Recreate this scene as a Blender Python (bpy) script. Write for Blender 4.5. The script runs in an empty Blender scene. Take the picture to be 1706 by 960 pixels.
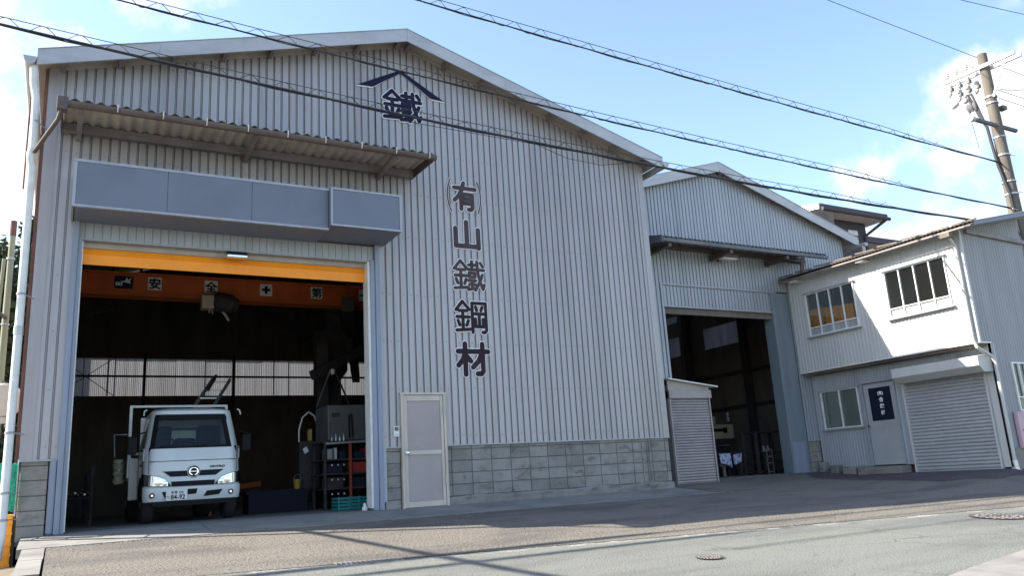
import bpy, bmesh, math, random
from math import radians, sin, cos, pi
from mathutils import Vector, Matrix
random.seed(7)
SC = bpy.context.scene
COL = SC.collection

# ------------------------------------------------------------------ camera
cam = bpy.data.cameras.new('camera'); camo = bpy.data.objects.new('camera', cam); COL.objects.link(camo)
cam.sensor_width = 36; cam.lens = 1340.1 / 1706 * 36
cam.clip_start = 0.05; cam.clip_end = 3000
R = Vector((0.87624128, -0.47816666, -0.05964787))
D = Vector((0.0597201, 0.23058954, -0.97121675))
Fw = Vector((0.47815764, 0.84745803, 0.23060823))
camo.matrix_world = Matrix(((R.x, -D.x, -Fw.x, 0), (R.y, -D.y, -Fw.y, 0), (R.z, -D.z, -Fw.z, 0), (0, 0, 0, 1)))
SC.camera = camo

# ------------------------------------------------------------------ light
SUN = Vector((-1.1, 0.55, 1.0)).normalized()
EL = math.asin(SUN.z); AZ = math.atan2(SUN.x, SUN.y)
sl = bpy.data.lights.new('sun', 'SUN'); sl.energy = 4.4; sl.angle = radians(0.53); sl.color = (1, 0.93, 0.82)
so = bpy.data.objects.new('sun', sl); COL.objects.link(so)
so.rotation_euler = SUN.to_track_quat('Z', 'Y').to_euler()
SC.view_settings.view_transform = 'Standard'; SC.view_settings.look = 'None'
SC.view_settings.exposure = 1.75; SC.view_settings.gamma = 1
SC.cycles.use_denoising = True
SC.cycles.max_bounces = 8; SC.cycles.diffuse_bounces = 4; SC.cycles.transparent_max_bounces = 12
SC.cycles.sample_clamp_indirect = 6

W = bpy.data.worlds.new('World'); SC.world = W; W.use_nodes = True
nt = W.node_tree; nt.nodes.clear(); N = nt.nodes; L = nt.links
def nd(t, **k):
    n = N.new(t)
    for a, b in k.items(): setattr(n, a, b)
    return n
sky = nd('ShaderNodeTexSky', sky_type='NISHITA'); sky.sun_disc = False
sky.sun_elevation = EL; sky.sun_rotation = AZ; sky.altitude = 400; sky.air_density = 1.0; sky.dust_density = 1.2; sky.ozone_density = 1.0
tc = nd('ShaderNodeTexCoord'); nrm = nd('ShaderNodeVectorMath', operation='NORMALIZE'); L.new(tc.outputs['Generated'], nrm.inputs[0])
noi = nd('ShaderNodeTexNoise'); noi.inputs['Scale'].default_value = 6.5; noi.inputs['Detail'].default_value = 9; noi.inputs['Roughness'].default_value = 0.56
L.new(nrm.outputs[0], noi.inputs['Vector'])
def mth(op, a, b=None, c=None, clamp=False):
    n = nd('ShaderNodeMath', operation=op); n.use_clamp = clamp
    for i, v in enumerate((a, b, c)):
        if v is None: continue
        if isinstance(v, (int, float)): n.inputs[i].default_value = v
        else: L.new(v, n.inputs[i])
    return n.outputs[0]
def dirv(az, el): return (sin(radians(az)) * cos(radians(el)), cos(radians(az)) * cos(radians(el)), sin(radians(el)))
# cumulus banks round the sky, the upper left ones painting in sun glare: (azimuth, elevation, radius)
clouds_and_glare = [(62.5, 10, .175), (55.4, 18.2, .055), (53, 11, .09), (-10, 31, .20), (-9, 20, .17), (1, 34, .10), (82, 13, .2), (-36, 22, .22), (-62, 44, .2), (-110, 14, .2), (125, 13, .16), (-165, 12, .18)]
m = None
for az, el, r in clouds_and_glare:
    d = nd('ShaderNodeVectorMath', operation='DISTANCE'); L.new(nrm.outputs[0], d.inputs[0]); d.inputs[1].default_value = dirv(az, el)
    v = mth('SUBTRACT', 1.0, mth('DIVIDE', d.outputs['Value'], r))
    m = v if m is None else mth('MAXIMUM', m, v)
m = mth('MAXIMUM', m, -1.0)
m = mth('ADD', m, mth('MULTIPLY', mth('SUBTRACT', noi.outputs['Fac'], 0.5), 4.2))
mr = nd('ShaderNodeMapRange'); mr.interpolation_type = 'SMOOTHSTEP'; L.new(m, mr.inputs['Value'])
mr.inputs['From Min'].default_value = -0.05; mr.inputs['From Max'].default_value = 0.75
bg1 = nd('ShaderNodeBackground'); L.new(sky.outputs[0], bg1.inputs['Color']); bg1.inputs['Strength'].default_value = 0.12
bg2 = nd('ShaderNodeBackground'); bg2.inputs['Color'].default_value = (1, 0.98, 0.95, 1); bg2.inputs['Strength'].default_value = 0.42
mx = nd('ShaderNodeMixShader'); L.new(mr.outputs[0], mx.inputs[0]); L.new(bg1.outputs[0], mx.inputs[1]); L.new(bg2.outputs[0], mx.inputs[2])
wo = nd('ShaderNodeOutputWorld'); L.new(mx.outputs[0], wo.inputs['Surface'])

# ------------------------------------------------------------------ materials
def mat(name, c, rough=.6, metal=0, c2=None, scale=(6, 6, 6), lo=.35, hi=.7, detail=5, bump=0, bscale=60, c3=None, s3=(1, 1, 1), f3=.5, rnd=0, spec=.5, obj=False, bdist=.01, crack=None):
    m = bpy.data.materials.new(name); m.use_nodes = True
    t = m.node_tree; b = t.nodes['Principled BSDF']; k = t.links.new
    b.inputs['Base Color'].default_value = (*c, 1); b.inputs['Roughness'].default_value = rough; b.inputs['Metallic'].default_value = metal
    b.inputs['Specular IOR Level'].default_value = spec
    if obj:
        pos = t.nodes.new('ShaderNodeTexCoord').outputs['Object']
    else:
        pos = t.nodes.new('ShaderNodeNewGeometry').outputs['Position']
    def noise(sc, det, dist=0):
        v = t.nodes.new('ShaderNodeVectorMath'); v.operation = 'MULTIPLY'; k(pos, v.inputs[0]); v.inputs[1].default_value = sc
        n = t.nodes.new('ShaderNodeTexNoise'); n.inputs['Scale'].default_value = 1; n.inputs['Detail'].default_value = det; n.inputs['Roughness'].default_value = .62; n.inputs['Distortion'].default_value = dist
        k(v.outputs[0], n.inputs['Vector']); return n.outputs['Fac']
    def rng(s, a, bb):
        r = t.nodes.new('ShaderNodeMapRange'); r.interpolation_type = 'SMOOTHSTEP'; k(s, r.inputs['Value']); r.inputs['From Min'].default_value = a; r.inputs['From Max'].default_value = bb; return r.outputs[0]
    cur = None
    def mixc(f, a, bcol):
        x = t.nodes.new('ShaderNodeMix'); x.data_type = 'RGBA'; k(f, x.inputs['Factor'])
        if isinstance(a, tuple): x.inputs['A'].default_value = (*a, 1)
        else: k(a, x.inputs['A'])
        x.inputs['B'].default_value = (*bcol, 1); return x.outputs['Result']
    if c2 is not None: cur = mixc(rng(noise(scale, detail, .3), lo, hi), c, c2)
    if c3 is not None:
        f = rng(noise(s3, 6, .6), f3, f3 + .22); cur = mixc(f, cur if cur is not None else c, c3)
    if crack:
        ad = t.nodes.new('ShaderNodeVectorMath'); ad.operation = 'ADD'; k(pos, ad.inputs[0]); nz = t.nodes.new('ShaderNodeTexNoise'); nz.inputs['Scale'].default_value = 2.2; nz.inputs['Detail'].default_value = 6; k(pos, nz.inputs['Vector'])
        sc_ = t.nodes.new('ShaderNodeVectorMath'); sc_.operation = 'SCALE'; sc_.inputs['Scale'].default_value = .9; k(nz.outputs['Color'], sc_.inputs[0]); k(sc_.outputs[0], ad.inputs[1])
        vo = t.nodes.new('ShaderNodeTexVoronoi'); vo.feature = 'DISTANCE_TO_EDGE'; vo.inputs['Scale'].default_value = crack; k(ad.outputs[0], vo.inputs['Vector'])
        inv = t.nodes.new('ShaderNodeMath'); inv.operation = 'SUBTRACT'; inv.inputs[0].default_value = 1; k(rng(vo.outputs['Distance'], .002, .014), inv.inputs[1])
        mk = t.nodes.new('ShaderNodeMath'); mk.operation = 'MULTIPLY'; k(inv.outputs[0], mk.inputs[0]); k(rng(noise((.5, .5, .5), 3), .48, .60), mk.inputs[1])
        cur = mixc(mk.outputs[0], cur if cur is not None else c, tuple(x * .6 for x in c))
    if rnd:
        oi = t.nodes.new('ShaderNodeObjectInfo'); h = t.nodes.new('ShaderNodeHueSaturation')
        if cur is None: h.inputs['Color'].default_value = (*c, 1)
        else: k(cur, h.inputs['Color'])
        r = t.nodes.new('ShaderNodeMapRange'); k(oi.outputs['Random'], r.inputs['Value']); r.inputs['To Min'].default_value = 1 - rnd; r.inputs['To Max'].default_value = 1 + rnd
        k(r.outputs[0], h.inputs['Value']); cur = h.outputs[0]
    if cur is not None: k(cur, b.inputs['Base Color'])
    if bump:
        bp = t.nodes.new('ShaderNodeBump'); bp.inputs['Strength'].default_value = bump; bp.inputs['Distance'].default_value = bdist
        k(noise((bscale,) * 3, 4), bp.inputs['Height']); k(bp.outputs[0], b.inputs['Normal'])
    return m

M = {}
M['clad'] = mat('grey painted sheet', (0.372, 0.355, 0.362), .42, .25, c2=(0.304, 0.289, 0.294), scale=(3.2, 3.2, .22), lo=.4, hi=.75, c3=(0.227, 0.209, 0.192), s3=(13, 13, .55), f3=.60, bump=.35, bscale=3, bdist=.03, rnd=0.07)
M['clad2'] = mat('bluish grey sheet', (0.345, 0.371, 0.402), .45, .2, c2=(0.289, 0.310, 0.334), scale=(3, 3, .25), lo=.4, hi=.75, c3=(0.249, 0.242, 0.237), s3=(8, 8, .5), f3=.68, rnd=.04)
M['trim'] = mat('grey blue flashing', (0.340, 0.358, 0.400), .45, .15, c2=(0.281, 0.293, 0.323), scale=(4, 4, .4))
M['fascia'] = mat('grey fascia sheet', (0.459, 0.459, 0.474), .45, .2, c2=(0.379, 0.374, 0.384), scale=(1.2, 1.2, 3), c3=(0.329, 0.310, 0.289), s3=(5, 5, 1.2), f3=.62)
M['soffit'] = mat('beige roof underside', (0.404, 0.365, 0.319), .7, c2=(0.319, 0.281, 0.244), scale=(2, 2, 2))
M['purlin'] = mat('grey primer steel', (0.238, 0.211, 0.207), .6, .1, c2=(0.176, 0.154, 0.150), scale=(4, 4, 4))
M['housing'] = mat('slate blue painted sheet', (0.146, 0.164, 0.214), .45, .0, c2=(0.124, 0.140, 0.183), scale=(1.5, 1.5, 1.5), lo=.3, hi=.8, bump=.03, bscale=6)
M['jamb'] = mat('blue grey door jamb', (0.232, 0.266, 0.338), .45, c2=(0.188, 0.214, 0.270), scale=(5, 5, .6))
M['white'] = mat('white paint', (.72, .72, .70), .45, c2=(.6, .6, .57), scale=(4, 4, 4))
M['cream'] = mat('cream aluminium', (0.528, 0.463, 0.398), .45, .1, c2=(0.440, 0.386, 0.334), scale=(5, 5, 2))
M['door'] = mat('grey door panel', (0.357, 0.312, 0.303), .5, c2=(0.322, 0.279, 0.271), scale=(2, 2, 2))
M['brown'] = mat('brown gutter plastic', (0.080, 0.058, 0.054), .45, c2=(0.115, 0.084, 0.077), scale=(6, 6, 6))
M['rust'] = mat('rust red steel', (.16, .065, .05), .75, c2=(.10, .04, .035), scale=(8, 8, 2))
M['roofdark'] = mat('dark corrugated sheet', (.10, .10, .11), .5, .2, c2=(.16, .15, .15), scale=(3, 3, 3))
M['underside'] = mat('corrugated roof underside', (.50, .45, .38), .7, c2=(.38, .34, .28), scale=(3, 3, 3))
M['block'] = mat('concrete block', (0.270, 0.257, 0.231), .9, c2=(0.206, 0.196, 0.177), scale=(3.2, 3.2, 4), lo=.35, hi=.7, bump=.6, bscale=90, c3=(0.127, 0.118, 0.107), s3=(3, 3, 5), f3=.505, rnd=.17)
M['mortar'] = mat('dark mortar', (0.140, 0.140, 0.135), .95, bump=.3)
M['concrete'] = mat('weathered concrete', (0.226, 0.217, 0.195), .9, c2=(0.157, 0.151, 0.138), scale=(1.6, 1.6, 3), lo=.35, hi=.7, bump=.35, bscale=50, c3=(0.101, 0.095, 0.091), s3=(1.1, 3, 3), f3=.56)
M['asphalt'] = mat('old asphalt', (0.160, 0.165, 0.143), .92, c2=(0.119, 0.119, 0.110), scale=(.35, 1.2, 1), lo=.42, hi=.66, bump=1, bscale=45, bdist=.02, c3=(0.079, 0.079, 0.070), s3=(26, 26, 26), f3=.55, crack=.55)
M['redasphalt'] = mat('reddish coarse asphalt', (0.162, 0.144, 0.119), .95, c2=(0.103, 0.092, 0.080), scale=(.55, 1.3, 1), lo=.42, hi=.66, bump=1, bscale=26, bdist=.045, c3=(0.067, 0.060, 0.056), s3=(17, 17, 17), f3=.54, crack=.8)
M['patch'] = mat('new dark asphalt', (.050, .041, .046), .95, c2=(.070, .060, .063), scale=(2, 2, 2), bump=1, bscale=40, bdist=.02)
M['iron'] = mat('worn cast iron', (.07, .058, .05), .7, .2, c2=(.10, .08, .065), scale=(12, 12, 12))
M['soil'] = mat('brown soil', (.13, .105, .075), .95, c2=(.2, .17, .12), scale=(5, 5, 5), bump=.6)
M['orange'] = mat('orange door sheet', (0.965, 0.333, 0.014), .5, c2=(0.875, 0.283, 0.014), scale=(3, 3, 3))
M['craneorange'] = mat('crane orange paint', (0.557, 0.115, 0.017), .55, c2=(0.431, 0.086, 0.014), scale=(2, 2, 2))
M['ink'] = mat('brown black lettering', (0.035, 0.022, 0.031), 0.8, c2=(0.075, 0.044, 0.054), scale=(5, 5, 3), lo=.5, hi=.75, spec=0.15)
M['ink2'] = mat('weathered brown lettering', (.085, .066, .072), .8, c2=(.055, .043, .050), scale=(5, 5, 3), lo=.4, hi=.7, spec=.15)
M['navy'] = mat('navy lettering', (0.014, 0.015, 0.044), 0.8, c2=(0.032, 0.029, 0.056), scale=(5, 5, 5), lo=.5, hi=.8, spec=0.15)
M['paintwhite'] = mat('white outline', (0.816, 0.804, 0.816), .5)
M['dark'] = mat('dark steel', (.045, .043, .047), 0.7, .2, c2=(.07, .062, .06), scale=(4, 4, 4), spec=0.2)
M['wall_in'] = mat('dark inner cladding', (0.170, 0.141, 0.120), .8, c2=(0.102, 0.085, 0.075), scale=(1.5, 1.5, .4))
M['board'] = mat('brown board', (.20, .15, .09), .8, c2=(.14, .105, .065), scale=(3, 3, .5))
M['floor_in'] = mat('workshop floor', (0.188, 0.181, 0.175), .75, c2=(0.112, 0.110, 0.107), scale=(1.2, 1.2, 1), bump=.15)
M['chrome'] = mat('polished metal', (.82, .82, .84), .22, 1)
M['black'] = mat('black plastic', (0.010, 0.010, 0.011), 0.6, spec=0.15)
M['rubber'] = mat('tyre rubber', (.022, .021, .021), .85)
M['truck'] = mat('white truck paint', (.66, .69, .68), .22, 0, c2=(.6, .63, .62), scale=(1.5, 1.5, 1.5), spec=.6)
M['seat'] = mat('dark seat cloth', (.03, .03, .034), .9)
M['steel'] = mat('galvanised steel', (.45, .46, .47), .45, .6, c2=(.36, .36, .37), scale=(6, 6, 6))
M['tank'] = mat('grey machine paint', (0.112, 0.112, 0.114), .55, c2=(0.084, 0.084, 0.085), scale=(3, 3, 3))
M['beige'] = mat('beige machine paint', (.50, .43, .30), .5, c2=(.4, .34, .24), scale=(4, 4, 4))
M['teal'] = mat('teal plastic', (.02, .20, .20), .45)
M['bluebin'] = mat('navy steel', (.014, .018, .034), 0.7, spec=0.2)
M['red'] = mat('red paint', (.35, .03, .03), .5)
M['redorange'] = mat('orange red steel', (0.303, 0.061, 0.017), .6)
M['yellow'] = mat('yellow plastic', (0.338, 0.248, 0.054), .5)
M['crateor'] = mat('yellow orange crate plastic', (0.977, 0.371, 0.027), .45)
M['tarp'] = mat('pale yellow tarpaulin', (.66, .64, .42), .7, c2=(.5, .48, .30), scale=(9, 9, 9))
M['cloth'] = mat('blue white cloth', (.55, .60, .75), .9, c2=(.12, .17, .40), scale=(14, 14, 14), lo=.48, hi=.6)
M['pole'] = mat('concrete pole', (0.136, 0.121, 0.101), .85, c2=(0.098, 0.082, 0.066), scale=(3, 3, .8), lo=.35, hi=.65, bump=.2)
M['poleg'] = mat('greenish pole', (.30, .30, .20), .8, c2=(.22, .22, .15), scale=(3, 3, .5))
M['porcelain'] = mat('porcelain', (0.476, 0.469, 0.448), .3)
M['cable'] = mat('black cable', (.02, .02, .024), .6)
M['hangwire'] = mat('dull steel wire', (.07, .07, .08), .5, .4)
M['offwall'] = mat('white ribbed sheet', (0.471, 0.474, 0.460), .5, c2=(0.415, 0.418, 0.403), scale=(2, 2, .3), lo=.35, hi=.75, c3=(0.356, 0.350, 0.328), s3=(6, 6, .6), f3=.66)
M['sidewall'] = mat('shade toned ribbed sheet', (0.267, 0.279, 0.290), .6, c2=(0.229, 0.239, 0.249), scale=(2, 2, .3), c3=(0.200, 0.196, 0.191), s3=(6, 6, .6), f3=.62)  # road face of the white office, its shade mixed into a darker colour
M['jamb2'] = mat('dark teal grey jamb', (.175, .215, .245), .5, c2=(.145, .18, .205), scale=(4, 4, .5))
M['doorglass'] = mat('dark door glass', (.012, .018, .034), .12)
M['offroof'] = mat('weathered corrugated roof', (0.127, 0.110, 0.088), .8, c2=(0.182, 0.160, 0.127), scale=(6, 2, 3), lo=.35, hi=.7)
M['shutter'] = mat('pale shutter slat', (0.360, 0.371, 0.382), .45, .1, c2=(0.317, 0.328, 0.338), scale=(2, 2, 2), rnd=.03)
M['shutter2'] = mat('dull pinkish shutter slat', (0.338, 0.307, 0.300), .5, .1, c2=(0.285, 0.259, 0.251), scale=(3, 3, 3), rnd=.04)
M['pink'] = mat('faded pink panel', (.52, .36, .40), .6, c2=(.46, .32, .36), scale=(3, 3, 3))
M['housewall'] = mat('dark house wall', (.055, .05, .065), .8)
M['houseeave'] = mat('dark brown eave', (.05, .035, .042), .6)
M['net'] = mat('green mesh sheet', (.02, .30, .16), .7, c2=(.05, .42, .26), scale=(40, 40, 40))
M['curtain'] = mat('pale curtain', (0.315, 0.329, 0.336), .9, c2=(0.231, 0.245, 0.252), scale=(2, 14, 2))
M['bark'] = mat('bark', (.08, .06, .045), .9)
M['hill'] = mat('hill undergrowth', (.045, .06, .03), .95, c2=(.07, .075, .04), scale=(.4, .4, .4), bump=.5, bscale=3)
M['leaf'] = mat('dark leaves', (.045, .065, .035), .7, rnd=.2, c2=(.075, .10, .045), scale=(.5, .5, .5))
M['leafdot'] = mat('print white', (.75, .75, .74), .5)

def glass(name, tint, rough=.03, veil=0):
    m = bpy.data.materials.new(name); m.use_nodes = True; t = m.node_tree; t.nodes.clear(); k = t.links.new
    o = t.nodes.new('ShaderNodeOutputMaterial'); tr = t.nodes.new('ShaderNodeBsdfTransparent'); tr.inputs[0].default_value = (*tint, 1)
    g = t.nodes.new('ShaderNodeBsdfGlossy'); g.inputs['Roughness'].default_value = rough
    fr = t.nodes.new('ShaderNodeFresnel'); fr.inputs['IOR'].default_value = 1.5
    x = t.nodes.new('ShaderNodeMixShader'); k(fr.outputs[0], x.inputs[0]); k(tr.outputs[0], x.inputs[1]); k(g.outputs[0], x.inputs[2])
    d = t.nodes.new('ShaderNodeBsdfDiffuse'); d.inputs[0].default_value = (.5, .5, .48, 1); y = t.nodes.new('ShaderNodeMixShader'); y.inputs[0].default_value = veil; k(x.outputs[0], y.inputs[1]); k(d.outputs[0], y.inputs[2]); k(y.outputs[0], o.inputs[0])  # even pale diffuse veil over the pane in place of reflections
    return m
M['glass'] = glass('window glass', (.80, .85, .85), .05, .018)
M['windscreen'] = glass('windscreen glass', (.66, .74, .73), .02)
M['lens'] = glass('headlamp lens', (.9, .93, .95))

def translucent(name, col, dif, mixf, wscale):
    m = bpy.data.materials.new(name); m.use_nodes = True; t = m.node_tree; t.nodes.clear(); k = t.links.new
    o = t.nodes.new('ShaderNodeOutputMaterial'); a = t.nodes.new('ShaderNodeBsdfTranslucent'); b = t.nodes.new('ShaderNodeBsdfDiffuse')
    b.inputs[0].default_value = (*dif, 1)
    pos = t.nodes.new('ShaderNodeNewGeometry').outputs['Position']; v = t.nodes.new('ShaderNodeVectorMath'); v.operation = 'MULTIPLY'; k(pos, v.inputs[0]); v.inputs[1].default_value = wscale
    n = t.nodes.new('ShaderNodeTexNoise'); n.inputs['Scale'].default_value = 1; n.inputs['Detail'].default_value = 6; k(v.outputs[0], n.inputs['Vector'])
    r = t.nodes.new('ShaderNodeMix'); r.data_type = 'RGBA'; k(n.outputs['Fac'], r.inputs['Factor']); r.inputs['A'].default_value = (*[c * .55 for c in col], 1); r.inputs['B'].default_value = (*[c * 1.5 for c in col], 1); k(r.outputs['Result'], a.inputs[0])
    x = t.nodes.new('ShaderNodeMixShader'); x.inputs[0].default_value = mixf; k(a.outputs[0], x.inputs[1]); k(b.outputs[0], x.inputs[2]); k(x.outputs[0], o.inputs[0]); return m
M['fibre'] = translucent('dusty translucent sheet', (.15, .15, .157), (.3, .3, .29), .3, (9, 9, .25))
M['fibre2'] = translucent('grimy translucent sheet', (.30, .30, .33), (.2, .2, .2), .3, (5, 5, .5))

# ------------------------------------------------------------------ helpers
def root_of(p):
    while p.parent: p = p.parent
    return p
UN = 1.0   # metres per survey unit of the building being built
class MB:
    def __init__(s): s.v = []; s.f = []
    def add(s, vs, fs):
        o = len(s.v); s.v += [tuple(v) for v in vs]; s.f += [tuple(i + o for i in f) for f in fs]; return s
    def box(s, x0, y0, z0, x1, y1, z1):
        x0, x1 = min(x0, x1), max(x0, x1); y0, y1 = min(y0, y1), max(y0, y1); z0, z1 = min(z0, z1), max(z0, z1)
        return s.add([(x0, y0, z0), (x1, y0, z0), (x1, y1, z0), (x0, y1, z0), (x0, y0, z1), (x1, y0, z1), (x1, y1, z1), (x0, y1, z1)],
                     [(0, 3, 2, 1), (4, 5, 6, 7), (0, 1, 5, 4), (1, 2, 6, 5), (2, 3, 7, 6), (3, 0, 4, 7)])
    def bar(s, a, b, w, h, up=(0, 0, 1)):
        a = Vector(a); b = Vector(b); d = (b - a).normalized(); u = Vector(up)
        if abs(d.dot(u)) > .98: u = Vector((0, 1, 0))
        r = d.cross(u).normalized() * w / 2; u = r.cross(d).normalized() * h / 2
        vs = [p + i * r + j * u for p in (a, b) for i, j in ((-1, -1), (1, -1), (1, 1), (-1, 1))]
        return s.add(vs, [(0, 1, 2, 3), (7, 6, 5, 4), (0, 4, 5, 1), (1, 5, 6, 2), (2, 6, 7, 3), (3, 7, 4, 0)])
    def prism(s, poly, axis, a, b):
        n = len(poly)
        def P(u, v, w): return {'x': (w, u, v), 'y': (u, w, v), 'z': (u, v, w)}[axis]
        vs = [P(u, v, a) for u, v in poly] + [P(u, v, b) for u, v in poly]
        ar = sum(poly[i][0] * poly[(i + 1) % n][1] - poly[(i + 1) % n][0] * poly[i][1] for i in range(n))
        f1 = tuple(range(n)); f2 = tuple(range(2 * n - 1, n - 1, -1)); sd = [(i, i + n, (i + 1) % n + n, (i + 1) % n) for i in range(n)]
        return s.add(vs, [f1, f2] + sd)
    def tube(s, pts, r, n=6, caps=True):
        pts = [Vector(p) for p in pts]; rs = r if isinstance(r, (list, tuple)) else [r] * len(pts)
        o = len(s.v); pu = None
        for i, p in enumerate(pts):
            d = (pts[min(i + 1, len(pts) - 1)] - pts[max(i - 1, 0)]).normalized()
            if pu is None: pu = d.orthogonal().normalized()
            pu = (pu - d * pu.dot(d)); pu = pu.normalized() if pu.length > 1e-6 else d.orthogonal().normalized()
            q = d.cross(pu)
            for k in range(n): s.v.append(tuple(p + rs[i] * (cos(2 * pi * k / n) * pu + sin(2 * pi * k / n) * q)))
        for i in range(len(pts) - 1):
            for k in range(n): s.f.append((o + i * n + k, o + i * n + (k + 1) % n, o + (i + 1) * n + (k + 1) % n, o + (i + 1) * n + k))
        if caps: s.f.append(tuple(o + k for k in range(n - 1, -1, -1))); s.f.append(tuple(o + (len(pts) - 1) * n + k for k in range(n)))
        return s
    def lathe(s, a, b, prof, n=12):  # prof: (t along a-b, radius)
        a = Vector(a); b = Vector(b); o = len(s.v); d = (b - a); dn = d.normalized(); u = dn.orthogonal().normalized(); q = dn.cross(u)
        for t, r in prof:
            for k in range(n): s.v.append(tuple(a + d * t + r * (cos(2 * pi * k / n) * u + sin(2 * pi * k / n) * q)))
        for i in range(len(prof) - 1):
            for k in range(n): s.f.append((o + i * n + k, o + i * n + (k + 1) % n, o + (i + 1) * n + (k + 1) % n, o + (i + 1) * n + k))
        s.f.append(tuple(o + k for k in range(n - 1, -1, -1))); s.f.append(tuple(o + (len(prof) - 1) * n + k for k in range(n)))
        return s
    def build(s, name, m, parent=None, smooth=False, bevel=0, kind=None, recalc=True):
        vs = [(x * UN, y * UN, z * UN) for x, y, z in s.v]
        if parent is not None:
            off = root_of(parent).location; vs = [(x - off.x, y - off.y, z - off.z) for x, y, z in vs]
        me = bpy.data.meshes.new(name); me.from_pydata(vs, [], s.f); me.update()
        if recalc:
            bm = bmesh.new(); bm.from_mesh(me); bmesh.ops.recalc_face_normals(bm, faces=bm.faces); bm.to_mesh(me); bm.free()
        me.materials.append(M[m] if isinstance(m, str) else m)
        if smooth:
            for p in me.polygons: p.use_smooth = True
            me.set_sharp_from_angle(angle=radians(35))
        o = bpy.data.objects.new(name, me); COL.objects.link(o)
        if parent is not None: o.parent = parent
        if bevel:
            bv = o.modifiers.new('bevel', 'BEVEL'); bv.width = bevel; bv.segments = 2; bv.limit_method = 'ANGLE'
        if kind: o['kind'] = kind
        return o
def thing(name, label, cat, loc, group=None):
    o = bpy.data.objects.new(name, None); COL.objects.link(o); o.location = Vector(loc) * UN; o.empty_display_size = .2
    o['label'] = label; o['category'] = cat
    if group: o['group'] = group
    return o
def tag(o, label, cat, group=None):
    o['label'] = label; o['category'] = cat
    if group: o['group'] = group
    return o
def origin(o, loc):  # moves a lone mesh's origin to its base
    loc = Vector(loc) * UN; o.data.transform(Matrix.Translation(-loc)); o.location = loc; return o
def box(x0, y0, z0, x1, y1, z1): return MB().box(x0, y0, z0, x1, y1, z1)
def text(name, s, size, m, parent, mtx, off=0.0, ext=.002, scale=(1, 1)):
    cu = bpy.data.curves.new(name, 'FONT'); cu.body = s; cu.size = size; cu.align_x = 'CENTER'; cu.align_y = 'CENTER'; cu.offset = off; cu.extrude = ext; cu.resolution_u = 3
    tmp = bpy.data.objects.new(name, cu); COL.objects.link(tmp)
    dg = bpy.context.evaluated_depsgraph_get(); me = bpy.data.meshes.new_from_object(tmp.evaluated_get(dg)); bpy.data.objects.remove(tmp)
    if len(me.vertices):
        xs = [v.co.x for v in me.vertices]; ys = [v.co.y for v in me.vertices]; cx = (min(xs) + max(xs)) / 2; cy = (min(ys) + max(ys)) / 2
        for v in me.vertices: v.co.x = (v.co.x - cx) * scale[0]; v.co.y = (v.co.y - cy) * scale[1]
    me.materials.clear(); me.materials.append(M[m])
    off_ = root_of(parent).location
    me.transform(Matrix.Translation(-Vector(off_)) @ Matrix.Scale(UN, 4) @ mtx)
    me.name = name; o = bpy.data.objects.new(name, me); COL.objects.link(o); o.parent = parent; return o
FACE_Y = Matrix.Rotation(pi / 2, 4, 'X')                      # text on a wall facing -Y
FACE_X = Matrix.Rotation(-pi / 2, 4, 'Z') @ Matrix.Rotation(pi / 2, 4, 'X')  # text on a wall facing -X
def at(x, y, z): return Matrix.Translation((x, y, z))
def ss(a, b, x):
    t = max(0, min(1, (x - a) / (b - a))); return t * t * (3 - 2 * t)

def clad_sheets(name, m, parent, u0, u1, zb, zt, Yf, pitch=.4 / 3, per=6, axis='y', d=.042, breaks=(), fl=None):
    """ribbed cladding in sheets; zb, zt are functions of u; each sheet is a part"""
    # profile across one rib: flat pan, narrow groove, thin ridge, wider groove (simple groove when fl is given)
    pf = [(0, 0), (.725, 0), (.735, 1), (.785, 1), (.795, .15), (.85, .15), (.86, 1), (.97, 1), (.985, 0), (1, 0)] if fl is None else [(0, 0), (fl[0], 0), (fl[1], 1), (fl[2], 1), (1, 0)]
    u = math.floor(u0 / (pitch * per) + 1e-6) * pitch * per
    while u < u1 - 1e-6:
        a, b = max(u, u0), min(u + pitch * per, u1)
        pts = [a, b] + [x for x in breaks if a < x < b]
        for k in range(per):
            for t, _ in pf: pts.append(u + (k + t) * pitch)
        pts = sorted({round(p, 5) for p in pts if a - 1e-6 <= p <= b + 1e-6})
        def dep(x):
            t = ((x - u) / pitch) % 1.0
            if abs(t - 1) < 1e-3: t = 0
            for (t0, d0), (t1, d1) in zip(pf, pf[1:]):
                if t <= t1 + 1e-4: return d * (d0 + (d1 - d0) * min(1, max(0, (t - t0) / (t1 - t0))))
            return 0
        mb = MB(); lift = random.uniform(0, .0025)
        for x in pts:
            w = Yf + dep(x) - lift
            xa = min(max(x, a + 1e-4), b - 1e-4)
            for z in (zb(xa), zt(xa)): mb.v.append((x, w, z) if axis == 'y' else (w, x, z))
        for i in range(len(pts) - 1): mb.f.append((2 * i, 2 * i + 2, 2 * i + 3, 2 * i + 1))
        if b - a > .01: mb.build(name, m, parent, recalc=False)
        u += pitch * per

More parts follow.
